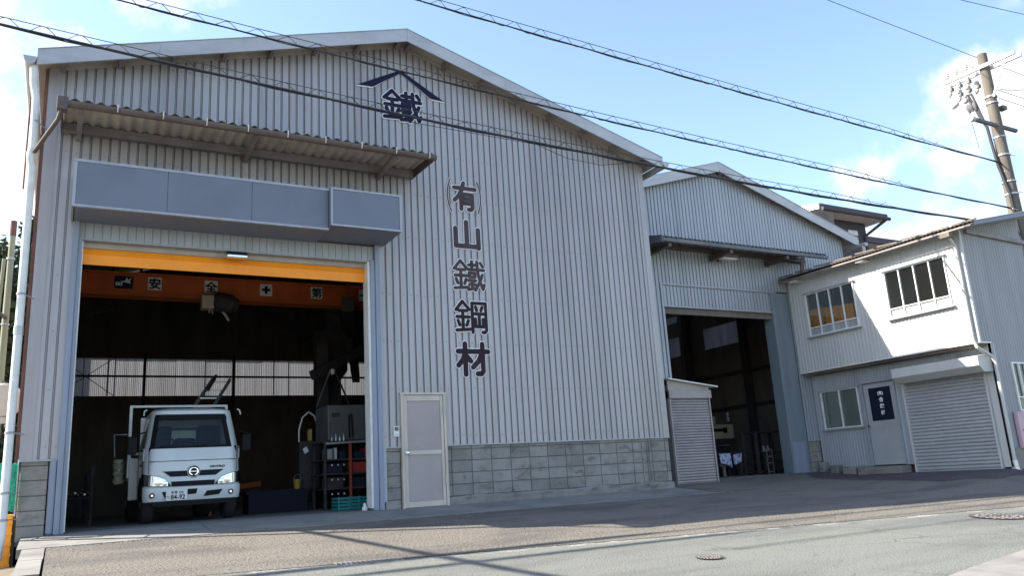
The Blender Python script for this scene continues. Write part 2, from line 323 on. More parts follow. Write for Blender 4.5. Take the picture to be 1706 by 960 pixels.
# rounded gothic strokes on a 100 x 100 grid, y down
GOLD = [[(24, 6), (4, 31)], [(24, 6), (44, 29)], [(12, 33), (37, 33)], [(6, 51), (43, 51)], [(24, 33), (24, 86)], [(9, 62), (14, 75)], [(40, 62), (35, 75)], [(4, 90), (46, 86)]]
KANJI = {
 'yu': [[(8, 24), (92, 24)], [(46, 6), (38, 30), (25, 50), (8, 66)], [(34, 44), (34, 94)], [(34, 44), (80, 44), (80, 88), (74, 94), (64, 94)], [(34, 59), (80, 59)], [(34, 74), (80, 74)]],
 'yama': [[(50, 6), (50, 88)], [(12, 30), (12, 88)], [(12, 88), (90, 88)], [(90, 30), (90, 92)]],
 'zai': [[(6, 28), (45, 28)], [(27, 6), (27, 95)], [(26, 34), (19, 53), (6, 69)], [(31, 42), (43, 56)], [(52, 28), (96, 28)], [(79, 6), (79, 86), (73, 93), (62, 93)], [(77, 32), (66, 56), (49, 74)]],
 'ko': GOLD + [[(53, 95), (53, 10), (95, 10), (95, 89), (89, 95), (83, 94)], [(64, 21), (67, 31)], [(84, 21), (80, 31)], [(60, 41), (88, 41)], [(74, 41), (74, 78)], [(62, 56), (62, 78), (86, 78), (86, 56)]],
 'tetsu': GOLD + [[(49, 17), (70, 17)], [(59.5, 6), (59.5, 30)], [(47, 31), (97, 31)], [(76, 6), (78, 42), (84, 68), (92, 90), (97, 76)], [(92, 46), (84, 66), (68, 94)], [(87, 9), (94, 20)],
                  [(50, 42), (68, 42), (68, 54), (50, 54), (50, 42)], [(48, 65), (70, 65)], [(59, 65), (59, 90)], [(50, 77), (69, 77)], [(46, 93), (72, 88)]],
}
def strokes(mb, st, x0, z0, w, h, r, y, dy=.004):
    k = 0
    for pl in st:
        for (ax, ay), (bx, by) in zip(pl, pl[1:]):
            A = Vector((x0 + ax / 100 * w, z0 + h - ay / 100 * h)); B = Vector((x0 + bx / 100 * w, z0 + h - by / 100 * h))
            d = (B - A).normalized(); a0 = math.atan2(d.y, d.x); poly = []
            for i in range(9): t = a0 + pi / 2 + pi * i / 8; poly.append((A.x + r * cos(t), A.y + r * sin(t)))
            for i in range(9): t = a0 - pi / 2 + pi * i / 8; poly.append((B.x + r * cos(t), B.y + r * sin(t)))
            mb.prism(poly, 'y', y - k * .00015, y + dy); k += 1
    return mb

# ------------------------------------------------------------------ ground
FY = 13.3
def plane(Y): return -1.3 + .0665 * max(Y, -3) if Y < 12.03 else -.50 + (Y - 12.03) * .0937
def zg(X, Y):
    p = plane(Y); w = ss(13.7, 16.4, X) * ss(8.4, 9.8, Y)
    return p + max(0, -.405 - p) * w
def edge(X): return 8.54 - .143 * (X - 1.59)
def grid(xs, yf, m, name, lift=0, thick=None):
    mb = MB(); ny = len(yf(xs[0]))
    for X in xs:
        for Y in yf(X): mb.v.append((X, Y, zg(X, Y) + lift))
    for i in range(len(xs) - 1):
        for j in range(ny - 1): a = i * ny + j; mb.f.append((a, a + ny, a + ny + 1, a + 1))
    return mb.build(name, m, kind='structure', recalc=False, smooth=True)
def lin(a, b, n): return [a + (b - a) * i / n for i in range(n + 1)]
xs = lin(-40, -.5, 20) + lin(-.1, 24, 60) + lin(28, 90, 16)
grid(xs, lambda X: lin(-26, edge(X), 50), 'asphalt', 'road')
xs2 = [-.10] + lin(.2, 24, 60) + lin(28, 60, 8)
grid(xs2, lambda X: lin(edge(X) + .004, 12.02, 26), 'redasphalt', 'forecourt', lift=.004)
mb = MB()
for X0, X1 in ((-.42, 1.9), (1.9, 4.4), (4.4, 7.7), (7.7, 11.05)):
    n = 8; base = len(mb.v)
    for i in range(n + 1):
        X = X0 + (X1 - X0) * i / n - (.006 if i == n else 0)
        wob = .02 * sin(X * 3.1) + .012 * sin(X * 7.7)
        for Y, z in ((12.035 + wob, plane(12.03) - .10), (12.035 + wob, plane(12.035) + .012), (12.6, plane(12.6) + .008), (13.34, -.378), (13.75, -.372)): mb.v.append((X, Y, z))
    for i in range(n):
        for j in range(4): a = base + i * 5 + j; mb.f.append((a, a + 5, a + 6, a + 1))
mb.build('apron', 'concrete', kind='structure', recalc=False)
xs3 = lin(11.05, 16.74, 18)
grid(xs3, lambda X: lin(12.02, 14.42, 9), 'redasphalt', 'forecourt_edge', lift=.003)
# reddish dark asphalt ramp in front of the office
mb = MB(); rx = lin(14.85, 16.74, 14)
for X in rx:
    lo = 9.0 + .25 * sin(X * 1.7) + max(0, 15.45 - X) * 1.6; hi = 14.1 - max(0, 15.75 - X) * 1.2
    for Y in lin(lo, max(hi, lo + .2), 18): mb.v.append((X, Y, zg(X, Y) + .009))
for i in range(len(rx) - 1):
    for j in range(18): a = i * 19 + j; mb.f.append((a, a + 19, a + 20, a + 1))
mb.build('asphalt_ramp', 'patch', kind='structure', recalc=False, smooth=True)
# wide terrain
mb = MB(); gx = [-600, -200, -80, -40] + lin(-20, 40, 20) + [60, 100, 250, 700]; gy = [-500, -150, -60, -26] + lin(-20, 13, 22) + [14, 16, 20, 30, 45, 80, 200, 900]
for X in gx:
    for Y in gy:
        z = plane(min(Y, 12)) - .16
        if X < -.4 and Y > 9: z = plane(9) - .06 - min(.12, .02 * (Y - 9))
        mb.v.append((X, Y, z))
for i in range(len(gx) - 1):
    for j in range(len(gy) - 1): a = i * len(gy) + j; mb.f.append((a, a + len(gy), a + len(gy) + 1, a + 1))
mb.build('ground', 'soil', kind='structure', recalc=False)
# worn white edge line
m = bpy.data.materials.new('worn line paint'); m.use_nodes = True; t = m.node_tree; b = t.nodes['Principled BSDF']; b.inputs['Base Color'].default_value = (.62, .61, .57, 1); b.inputs['Roughness'].default_value = .9
pos = t.nodes.new('ShaderNodeNewGeometry').outputs['Position']; n1 = t.nodes.new('ShaderNodeTexNoise'); n1.inputs['Scale'].default_value = 3.3; n1.inputs['Detail'].default_value = 8; n1.inputs['Roughness'].default_value = .75
t.links.new(pos, n1.inputs['Vector']); r = t.nodes.new('ShaderNodeMapRange'); r.interpolation_type = 'SMOOTHSTEP'; t.links.new(n1.outputs['Fac'], r.inputs['Value']); r.inputs['From Min'].default_value = .46; r.inputs['From Max'].default_value = .68; r.inputs['To Max'].default_value = .6
t.links.new(r.outputs[0], b.inputs['Alpha']); M['line'] = m
mb = MB(); lx = lin(-1, 40, 82)
for X in lx:
    for w in (-.17, -.03): mb.v.append((X, edge(X) + w + .015 * sin(X * 5), zg(X, edge(X) + w) + .005))
for i in range(len(lx) - 1): a = 2 * i; mb.f.append((a, a + 2, a + 3, a + 1))
mb.build('road_line', 'line', kind='structure', recalc=False)
# concrete edging at the near right
mb = MB(); P = [(6.1, 4.36), (7.2, 4.62), (8.4, 4.86), (11, 5.4), (11, 3.2), (5.9, 3.2)]
mb.add([(x, y, zg(x, y) + .012) for x, y in P], [tuple(range(len(P)))]); mb.build('concrete_edging', 'concrete', kind='structure')
# kerb stones at the left end of the apron
for i, (a, b) in enumerate(((11.98, 10.9), (10.88, 9.7))):
    o = MB().prism([(a, plane(a) - .35), (b, plane(b) - .35), (b, plane(b) + .012), (a, plane(a) + .012)], 'x', -.36, -.115 - .01 * i).build('kerb_stone', 'concrete'); o['kind'] = 'structure'

# ------------------------------------------------------------------ large workshop
ws = thing('workshop', 'large grey ribbed steel workshop with brown lettering and a wide open doorway', 'workshop', (5.3, 13.3, -.38))
XR, ZR, SL = 5.31, 8.5, .294
def ztop(X): return ZR - SL * abs(X - XR)           # roof top line
XL, XE = -.68, 11.3; RY0, RYB = 12.88, 28.6
def wall_top(X): return ztop(X) - .13
B1 = (XR,)
def zb_main(X):
    if X < .02: return .65
    if X < 4.79: return 4.30
    if 5.12 < X < 5.98: return 1.575
    return .648
for a, b in ((-.36, .02), (.02, 4.79), (4.79, 5.12), (5.12, 5.98), (5.98, 10.88)):
    clad_sheets('cladding_sheet', 'clad', ws, a, b, zb_main, wall_top, FY, breaks=B1)
# rows of roofing screws, too small to pick out one by one
mb = MB()
for z in (.82, 1.65, 2.5, 3.35, 4.45, 5.3, 6.15, 7.0, 7.75):
    for k in range(-3, 83):
        x = k * .4 / 3 + .052; zz = z + random.uniform(-.012, .012)
        if x < -.34 or x > 10.85 or zz > wall_top(x) - .15 or (zb_main(x) > zz) : continue
        if random.random() < .8: mb.box(x - .007, FY - .010, zz - .007, x + .007, FY + .002, zz + .007)
mb.build('sheet_screws', 'purlin', ws, kind='stuff')
# flat corner flashings
box(-.52, FY - .015, .65, -.36, FY + .06, wall_top(-.4) - .01).build('corner_flashing', 'clad', ws)
MB().prism([(10.87, .648), (11.02, .648), (11.02, wall_top(11)), (10.87, wall_top(10.9))], 'y', FY - .014, FY + .05).build('corner_flashing', 'clad', ws)
# inner leaf behind the cladding
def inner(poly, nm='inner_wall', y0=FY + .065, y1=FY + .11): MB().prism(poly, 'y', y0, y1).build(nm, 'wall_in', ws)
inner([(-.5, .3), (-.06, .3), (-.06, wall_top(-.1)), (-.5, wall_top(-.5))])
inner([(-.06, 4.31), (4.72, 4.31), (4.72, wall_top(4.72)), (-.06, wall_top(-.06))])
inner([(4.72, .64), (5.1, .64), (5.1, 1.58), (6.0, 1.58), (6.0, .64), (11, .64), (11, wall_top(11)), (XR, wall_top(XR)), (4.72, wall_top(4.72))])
# drip flashing at the foot of the cladding
for a, b in ((-.52, -.05), (4.8, 5.11), (5.99, 11.02)): box(a, FY - .022, .63, b, FY + .03, .652).build('drip_flashing', 'trim', ws)
# block plinth
blk = {}
def block(parent, x0, x1, z0, z1, y0=FY + .012, m='block', axis='y', w=.1):
    key = (round(x1 - x0, 2), round(z1 - z0, 2), axis, m, UN); g = .006
    if key not in blk:
        hx, hz = (x1 - x0) / 2 - g, (z1 - z0) / 2 - g
        mb = MB(); e = .006
        fr = [(-hx + e, -w / 2, -hz + e), (hx - e, -w / 2, -hz + e), (hx - e, -w / 2, hz - e), (-hx + e, -w / 2, hz - e)]
        sd = [(-hx, -w / 2 + e, -hz), (hx, -w / 2 + e, -hz), (hx, -w / 2 + e, hz), (-hx, -w / 2 + e, hz)]
        bk = [(-hx, w / 2, -hz), (hx, w / 2, -hz), (hx, w / 2, hz), (-hx, w / 2, hz)]
        vs = fr + sd + bk
        if axis == 'x': vs = [(y, -x, z) for x, y, z in vs]
        mb.add(vs, [(0, 1, 2, 3)] + [(i, i + 4, (i + 1) % 4 + 4, (i + 1) % 4) for i in range(4)] + [(i + 4, i + 8, (i + 1) % 4 + 8, (i + 1) % 4 + 4) for i in range(4)])
        un, globals()['UN'] = UN, 1.0; o = mb.build('concrete_block', m); globals()['UN'] = un; blk[key] = o.data; COL.objects.unlink(o); bpy.data.objects.remove(o)
    o = bpy.data.objects.new('concrete_block', blk[key]); COL.objects.link(o); o.parent = parent
    c = Vector(((x0 + x1) / 2, y0 + w / 2 + random.uniform(0, .005), (z0 + z1) / 2)) if axis == 'y' else Vector((y0 + w / 2, (x0 + x1) / 2, (z0 + z1) / 2))
    o.location = c * UN - root_of(parent).location; o.scale = (UN, UN, UN)
rows = [(-.24, -.04), (-.04, .16), (.16, .37), (.37, .57), (.57, .645)]
for z0, z1 in rows:
    cols = [5.98, 6.07] + [6.07 + .4 * k for k in range(1, 12)] + [10.55, 10.9, 11.01]
    cols = sorted(set(round(c, 2) for c in cols if not (10.5 < c < 10.6 and False)))
    for a, b in zip(cols, cols[1:]): block(ws, a, b, z0, z1)
    for a, b in ((4.82, 5.11),): block(ws, a, b, z0, z1)
    for a, b in ((-.5, -.15),): block(ws, a, b, z0, z1)
block(ws, 4.82, 5.11, -.43, -.24); block(ws, -.5, -.15, -.45, -.24)
box(5.98, FY + .03, -.3, 11.0, FY + .2, .645).build('mortar_bed', 'mortar', ws)
box(-.49, FY + .03, -.5, -.16, FY + .2, .645).build('mortar_bed', 'mortar', ws); box(4.83, FY + .03, -.5, 5.1, FY + .2, .645).build('mortar_bed', 'mortar', ws)
# rough footing
mb = MB(); fx = lin(5.98, 11.02, 40)
for X in fx:
    t = -.245 + .012 * sin(X * 5) + random.uniform(-.008, .008); q = -.02 - .018 * sin(X * 2.3) - random.uniform(0, .012)
    for Y, z in ((FY + q, -.62), (FY + q, t - .03), (FY + q + .025, t), (FY + .05, t)): mb.v.append((X, Y, z))
for i in range(40):
    for j in range(3): a = i * 4 + j; mb.f.append((a, a + 4, a + 5, a + 1))
mb.build('footing', M['block'], ws, recalc=False)
# small tap stub on the footing
mb = MB().tube([(10.45, FY, -.33), (10.45, FY - .07, -.30), (10.45, FY - .09, -.24)], .022, 7).tube([(10.36, FY - .06, -.29), (10.54, FY - .06, -.27)], .014, 6)
tag(origin(mb.build('water_tap', 'steel', smooth=True), (10.45, FY, -.33)), 'small pale tap sticking out of the block footing near the narrow shed', 'tap')
# thin conduits up the block wall
for x in (10.30, 10.42): MB().tube([(x, FY - .005, -.25), (x, FY - .005, .57)], .012, 6).build('conduit', 'block', ws)
# roof
def slab(nm, m, x0, x1, y0, y1, t0, t1, f, parent):
    MB().prism([(x0, f(x0) - t1), (x1, f(x1) - t1), (x1, f(x1) - t0), (x0, f(x0) - t0)], 'y', y0, y1).build(nm, m, parent)
slab('roof_sheet', 'soffit', XL, XR, RY0 + .03, RYB, .05, .11, ztop, ws); slab('roof_sheet', 'soffit', XR, XE, RY0 + .03, RYB, .05, .11, ztop, ws)
# fascia boards in lengths with seams
for a, b in ((XL, -.2 + 1.2), (1.003, 3.2), (3.203, XR - .002), (XR + .002, 7.4), (7.403, 9.5), (9.503, XE)):
    MB().prism([(a, ztop(a) - .255), (b, ztop(b) - .255), (b, ztop(b)), (a, ztop(a))], 'y', RY0, RY0 + .03).build('fascia', 'fascia', ws)
    MB().prism([(a, ztop(a)), (b, ztop(b)), (b, ztop(b) + .012), (a, ztop(a) + .012)], 'y', RY0 - .01, RY0 + .12).build('fascia_cap', 'trim', ws)
for sgn in (-1, 1):
    for k in range(8):
        X = XR + sgn * (.11 + .79 * k)
        if X < XL + .2 or X > XE - .15: continue
        z = ztop(X) - .11
        MB().prism([(X - .028, z - .115 + SL * 0), (X + .028, z - .115), (X + .028, z - sgn * SL * .028), (X - .028, z + sgn * SL * .028)], 'y', RY0 + .03, FY + .3).build('purlin', 'purlin', ws)
# flat soffit strip against the wall top
for a, b in ((-.5, XR), (XR, 11.0)):
    MB().prism([(a, wall_top(a) - .05), (b, wall_top(b) - .05), (b, wall_top(b) + .02), (a, wall_top(a) + .02)], 'y', FY - .03, FY + .03).build('wall_cap', 'soffit', ws)
# left eave gutter, downpipe and the red steel edge of the left wall
g = MB(); 
for k in range(9):
    t = pi + pi * k / 8; g.v += [(-.77 + .09 * cos(t), 12.86, 6.60 + .13 * sin(t)), (-.77 + .09 * cos(t), RYB, 6.60 + .13 * sin(t))]
for k in range(8): g.f.append((2 * k, 2 * k + 1, 2 * k + 3, 2 * k + 2))
g.f.append(tuple(2 * k for k in range(9)))
g.build('gutter', 'fascia', ws, recalc=False)
dp = MB().tube([(-.72, 12.98, 6.5), (-.70, 13.0, 6.2), (-.66, 13.02, 6.0), (-.645, 13.03, 5.2), (-.665, 13.03, 5.12), (-.665, 13.03, 4.98), (-.64, 13.03, 4.9), (-.635, 13.03, 2.4), (-.64, 13.03, -.3), (-.66, 12.95, -.62), (-.75, 12.85, -.72)], .055, 12).build('downpipe', 'white', ws, smooth=True)
for z in (5.6, 2.95, 1.0, .2, -.15): MB().tube([(-.64, 13.03, z), (-.64, 13.03, z + .03)], .062, 12).bar((-.6, 13.05, z + .015), (-.49, 13.28, z + .015), .015, .015).build('pipe_clip', 'trim', dp)
MB().tube([(-.635, 13.03, 2.38), (-.635, 13.03, 2.5)], .064, 12).build('pipe_joint', 'steel', dp)
box(-.57, FY + .01, .55, -.515, FY + .14, wall_top(-.5) - .02).build('corner_post', 'rust', ws)
MB().tube([(-.735, 13.2, 6.4), (-.735, 13.2, 4.6)], .012, 6).build('conduit', 'rust', ws)
box(-.5, FY + .1, -.4, -.44, RYB, 6.6).build('side_wall', 'wall_in', ws); box(10.94, FY + .1, -.4, 11.0, RYB, 6.7).build('side_wall', 'wall_in', ws)
# main eave gutter seen above the junction
g = MB()
for k in range(9):
    t = pi + pi * k / 8; g.v += [(11.38 + .08 * cos(t), 12.87, 6.62 + .11 * sin(t)), (11.38 + .08 * cos(t), RYB, 6.62 + .11 * sin(t))]
for k in range(8): g.f.append((2 * k, 2 * k + 1, 2 * k + 3, 2 * k + 2))
g.f.append(tuple(2 * k for k in range(9))); g.build('gutter', 'fascia', ws, recalc=False)
clad_sheets('cladding_sheet', 'clad', ws, FY + .15, RYB, lambda y: .65, lambda y: wall_top(-.5) - .05, -.53, axis='x')
box(-.53, FY + .12, -1.0, -.50, RYB, .655).build('plinth', 'concrete', ws)
# canopy over the doorway
CN = bpy.data.objects.new('canopy', None); COL.objects.link(CN); CN.parent = ws
mb = MB(); n = 34 * 8; x0, x1 = -.30, 5.50
def wave(x): return .022 * cos((x - x0) / .168 * 2 * pi)
for lay in (0, .006):
    for i in range(n + 1):
        x = x0 + (x1 - x0) * i / n
        mb.v += [(x, 12.24, 5.70 + wave(x) + lay), (x, 13.28, 5.765 + wave(x) + lay)]
o2 = 2 * (n + 1)
for i in range(n): mb.f += [(2 * i, 2 * i + 2, 2 * i + 3, 2 * i + 1), (o2 + 2 * i, o2 + 2 * i + 1, o2 + 2 * i + 3, o2 + 2 * i + 2), (2 * i, o2 + 2 * i, o2 + 2 * i + 2, 2 * i + 2)]
rf = mb.build('canopy_sheet', 'underside', CN, smooth=True, recalc=False); rf.data.materials.append(M['roofdark'])
for p in rf.data.polygons:
    if p.index % 3: p.material_index = 1
g = MB(); 
for k in range(9):
    t = pi + pi * k / 8
    for xx in (-.33, 5.52): g.v.append((xx, 12.25 + .06 * cos(t), 5.66 + .085 * sin(t)))
for k in range(8): g.f.append((2 * k, 2 * k + 1, 2 * k + 3, 2 * k + 2))
g.f += [tuple(2 * k for k in range(9)), tuple(2 * k + 1 for k in range(9))]
gut = g.build('canopy_gutter', 'brown', CN, recalc=False)
for k in range(9):
    x = .42 + k * .62
    MB().bar((x, 12.183, 5.70), (x, 12.183, 5.62), .014, .008).bar((x, 12.186, 5.62), (x, 12.205, 5.59), .014, .008).build('gutter_hook', 'white', gut)
box(-.36, 12.2, 5.52, -.22, 12.36, 5.72).build('gutter_outlet', 'brown', CN, bevel=.01)
MB().tube([(-.30, 12.27, 5.54), (-.33, 12.35, 5.42), (-.62, 12.98, 5.12)], .033, 10).build('canopy_downpipe', 'brown', CN, smooth=True)
box(-.30, 13.17, 5.60, 5.46, 13.27, 5.735).build('ledger_beam', 'purlin', CN, bevel=.006)
box(-.30, 12.3, 5.625, 5.46, 12.36, 5.665).build('front_purlin', 'purlin', CN)
for x in (-.06, 2.44, 4.80):
    MB().prism([(13.28, 5.5), (13.28, 5.60), (12.33, 5.665), (12.33, 5.60)], 'x', x - .035, x + .035).build('canopy_bracket', 'purlin', CN)
for x, zz in ((-.30, 0), (5.47, 0)):
    MB().prism([(13.28, 5.60), (13.28, 5.775), (12.27, 5.70), (12.27, 5.56)], 'x', x - .012, x + .012).build('canopy_end_board', 'brown', CN)
# shutter housing (blank sign box)
HS = bpy.data.objects.new('door_housing', None); COL.objects.link(HS); HS.parent = ws
box(-.07, 12.57, 4.20, 3.66, FY + .02, 4.92).build('housing_case', 'housing', HS, bevel=.006)
for a, b in ((-.05, 1.175), (1.175, 2.42), (2.42, 3.66)): box(a + .003, 12.548, 4.225, b - .002, 12.572, 4.885).build('housing_panel', 'housing', HS, bevel=.004)
box(-.085, 12.54, 4.885, 3.665, 12.60, 4.925).build('housing_trim', 'trim', HS); box(-.085, 12.54, 4.195, 3.665, 12.6, 4.228).build('housing_trim', 'trim', HS); box(-.09, 12.55, 4.2, -.05, 13.29, 4.92).build('housing_trim', 'trim', HS)
box(3.665, 12.43, 4.24, 4.90, FY + .02, 4.905).build('housing_case', 'housing', HS, bevel=.006)
box(3.70, 12.415, 4.275, 4.865, 12.43, 4.875).build('housing_panel', 'housing', HS, bevel=.004)
for q in ((3.665, 12.405, 4.875, 4.905, 12.45, 4.908), (3.665, 12.405, 4.24, 4.905, 12.45, 4.272), (3.664, 12.405, 4.273, 3.697, 12.45, 4.874), (4.868, 12.405, 4.273, 4.905, 12.45, 4.874)): box(*q).build('housing_trim', 'trim', HS)
# header strip under the housing
clad_sheets('header_panel', 'clad2', ws, .02, 4.70, lambda x: 3.955, lambda x: 4.215, FY + .03, pitch=.118, d=.012, fl=(.88, .9, .98))
box(.0, FY + .02, 3.925, 4.72, FY + .10, 3.957).build('header_rail', 'trim', ws)
box(.02, FY + .06, 3.96, 4.70, FY + .12, 4.3).build('header_back', 'wall_in', ws)
# jambs
box(-.14, FY - .03, -.38, -.045, FY + .07, .66).build('door_jamb', 'jamb', ws, bevel=.03)
box(-.045, FY - .045, -.38, .03, FY + .09, 4.20).build('door_jamb', 'jamb', ws, bevel=.006); box(.03, FY - .02, -.38, .085, FY + .22, 3.95).build('door_jamb', 'jamb', ws, bevel=.006)
box(.085, FY + .0, -.36, .10, FY + .25, 3.9).build('door_guide', 'white', ws)
box(4.575, FY - .005, -.34, 4.615, FY + .25, 3.92).build('door_guide', 'white', ws)
box(4.615, FY - .03, -.38, 4.70, FY + .22, 3.95).build('door_jamb', 'jamb', ws, bevel=.008); box(4.705, FY - .045, -.38, 4.79, FY + .09, 4.24).build('door_jamb', 'jamb', ws, bevel=.006)
box(4.79, FY - .02, -.26, 4.845, FY + .02, .648).build('door_jamb', 'clad2', ws)
# orange rolled door sheet hanging in the opening
mb = MB(); pr = [(13.52, 3.97), (13.50, 3.86), (13.45, 3.80), (13.44, 3.765), (13.47, 3.74), (13.475, 3.66), (13.47, 3.58)]
for y, z in pr: mb.v += [(.09, y, z), (4.59, y, z)]
for y, z in reversed(pr): mb.v += [(.09, y + .012, z), (4.59, y + .012, z)]
k = 2 * len(pr)
for i in range(len(pr) * 2): a = 2 * i; mb.f.append((a, a + 1, (a + 3) % (2 * k), (a + 2) % (2 * k)))
mb.build('door_curtain', 'orange', ws, smooth=True)
box(.1, 13.445, 3.84, 4.58, 13.50, 3.955).build('curtain_rail', 'soffit', ws)
sn = thing('door_sensor', 'small shiny sensor box hanging above the orange door sheet', 'sensor', (2.33, 13.27, 3.89))
box(2.17, 13.20, 3.845, 2.49, 13.30, 3.895).build('sensor_case', 'black', sn, bevel=.008); box(2.17, 13.19, 3.79, 2.49, 13.30, 3.843).build('sensor_front', 'chrome', sn, bevel=.012)
# entrance door
dr = bpy.data.objects.new('entrance_door', None); COL.objects.link(dr); dr.parent = ws
for q in ((5.12, -.40, 5.165, 1.575), (5.925, -.40, 5.975, 1.575)): box(q[0], FY - .05, q[1], q[2], FY + .06, q[3]).build('door_frame', 'cream', dr, bevel=.004)
box(5.105, FY - .055, 1.54, 5.985, FY + .06, 1.58).build('door_frame', 'cream', dr); box(5.165, FY - .045, -.42, 5.925, FY + .06, -.385).build('door_sill', 'cream', dr)
for q in ((5.17, -.38, 5.23, 1.535), (5.865, -.38, 5.92, 1.535)): box(q[0], FY - .035, q[1], q[2], FY + .01, q[3]).build('door_stile', 'cream', dr, bevel=.004)
for z0, z1 in ((-.38, -.285), (.50, .575), (1.43, 1.535)): box(5.232, FY - .033, z0, 5.863, FY + .01, z1).build('door_rail', 'cream', dr, bevel=.004)
for z0, z1 in ((-.283, .498), (.577, 1.428)): box(5.233, FY - .02, z0, 5.862, FY + .005, z1).build('door_panel', 'door', dr)
MB().lathe((5.205, FY - .035, .535), (5.205, FY - .10, .535), [(0, .03), (.15, .03), (.2, .012), (.55, .012), (.6, .027), (.9, .03), (1, .02)]).build('door_knob', 'chrome', dr, smooth=True)
for z in (1.25, .05): box(5.915, FY - .06, z - .06, 5.935, FY - .03, z + .06).build('hinge', 'steel', dr)
ic = thing('intercom', 'small cream intercom box beside the entrance door', 'intercom', (5.03, FY, .82))
box(4.985, FY - .03, .82, 5.085, FY + .02, 1.0).build('intercom_case', 'white', ic, bevel=.006); box(5.0, FY - .034, .92, 5.07, FY - .029, .985).build('intercom_screen', 'tank', ic); box(5.025, FY - .036, .845, 5.05, FY - .029, .87).build('call_button', 'steel', ic)
# lettering
def sign(nm, key, x0, z0, w, h, r, m, edge_=.017):
    o = strokes(MB(), KANJI[key], x0, z0, w, h, r, FY - .028).build(nm, m, ws)
    strokes(MB(), KANJI[key], x0, z0, w, h, r + edge_, FY - .016).build('letter_outline', 'paintwhite', o); return o
sign('letter', 'yu', 6.30, 5.09, .53, .61, .042, 'ink2'); sign('letter', 'yama', 6.26, 4.31, .61, .59, .049, 'ink2'); sign('letter', 'tetsu', 6.24, 3.48, .67, .64, .031, 'ink2')
sign('letter', 'ko', 6.24, 2.67, .68, .66, .032, 'ink'); sign('letter', 'zai', 6.23, 1.88, .69, .64, .048, 'ink')
for cx, sg in ((6.215, 1), (6.885, -1)):
    pts = [[(cx + sg * (.07 * ((t - .5) * 2) ** 2 - .02)) , 5.06 + .66 * t] for t in [i / 8 for i in range(9)]]
    st = [[((p[0] - 6) * 100, (6 - p[1]) * 100) for p in pts]]
    o = strokes(MB(), st, 6, 5, 1, 1, .014, FY - .028).build('letter', 'ink2', ws); strokes(MB(), st, 6, 5, 1, 1, .027, FY - .016).build('letter_outline', 'paintwhite', o)
sign('emblem_letter', 'tetsu', 4.93, 6.745, .80, .66, .0375, 'navy', .018)
el = [(5.305, 7.835), (4.44, 7.36), (4.74, 7.37), (5.31, 7.775)]; er = [(5.305, 7.835), (5.31, 7.775), (5.92, 7.34), (6.21, 7.33)]
for pl in (el, er):
    c = Vector((sum(p[0] for p in pl) / 4, sum(p[1] for p in pl) / 4))
    o = MB().prism(pl, 'y', FY - .028, FY - .02).build('emblem_roof', 'navy', ws)
    big = [(c.x + (p[0] - c.x) * 1.045 + (.0), c.y + (p[1] - c.y) * 1.0 + (.022 if p[1] > c.y else -.022)) for p in pl]
    MB().prism(big, 'y', FY - .018, FY - .010 - (.003 if pl is el else 0)).build('letter_outline', 'paintwhite', o)

# interior of the large workshop
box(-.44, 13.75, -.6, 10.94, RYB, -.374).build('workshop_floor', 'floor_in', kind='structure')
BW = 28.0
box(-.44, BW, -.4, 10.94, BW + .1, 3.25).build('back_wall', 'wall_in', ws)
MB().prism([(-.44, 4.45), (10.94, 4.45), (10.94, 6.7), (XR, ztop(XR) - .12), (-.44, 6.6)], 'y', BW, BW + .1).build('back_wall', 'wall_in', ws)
posts = [-.44, 2.16, 4.88, 7.62, 10.9]
for a, b in zip(posts, posts[1:]):
    nn = 3
    for k in range(nn):
        xa = a + (b - a) * k / nn; xb = a + (b - a) * (k + 1) / nn + .03
        mb = MB(); q = 42
        for i in range(q + 1):
            x = xa + (xb - xa) * i / q; y = BW + .05 + .005 * sin(i * pi * .8) + .014 * (k % 2)
            mb.v += [(x, y, 3.25), (x, y, 4.45)]
        for i in range(q): mb.f.append((2 * i, 2 * i + 2, 2 * i + 3, 2 * i + 1))
        mb.build('translucent_panel', 'fibre', ws, recalc=False)
for x in posts[1:4]: box(x - .04, BW - .12, -.4, x + .04, BW - .003, 4.6).build('wall_post', 'dark', ws)
box(-.44, BW - .06, 3.84, 10.94, BW + .02, 3.90).build('wall_rail', 'dark', ws)
for (a, b) in (((-.3, 3.25), (1.3, 4.45)), ((-.3, 4.45), (1.3, 3.25))): MB().bar((a[0], BW - .09, a[1]), (b[0], BW - .09, b[1]), .02, .02).build('wall_brace', 'dark', ws)
MB().bar((1.12, BW - .08, 3.25), (1.12, BW - .08, 4.45), .03, .03).build('wall_brace', 'dark', ws); MB().bar((6.2, BW - .08, 3.25), (6.2, BW - .08, 4.45), .03, .03).build('wall_brace', 'dark', ws)
for Y in (17.8, 22.5):
    for a, b in ((-.44, XR), (XR, 10.94)):
        MB().bar((a, Y, ztop(a) - .36), (b, Y, ztop(b) - .36), .14, .36).build('rafter', 'dark', ws)
for k in range(-6, 7):
    X = XR + k * .85; box(X - .03, 13.6, ztop(X) - .23, X + .03, BW - .01, ztop(X) - .13).build('roof_purlin', 'dark', ws)
MB().bar((2.9, 19, 4.75), (5.6, 20.2, 3.75), .5, .03).build('roof_brace', 'dark', ws); MB().bar((.2, 20, 4.1), (2.2, 20, 4.75), .04, .04).build('roof_brace', 'dark', ws)
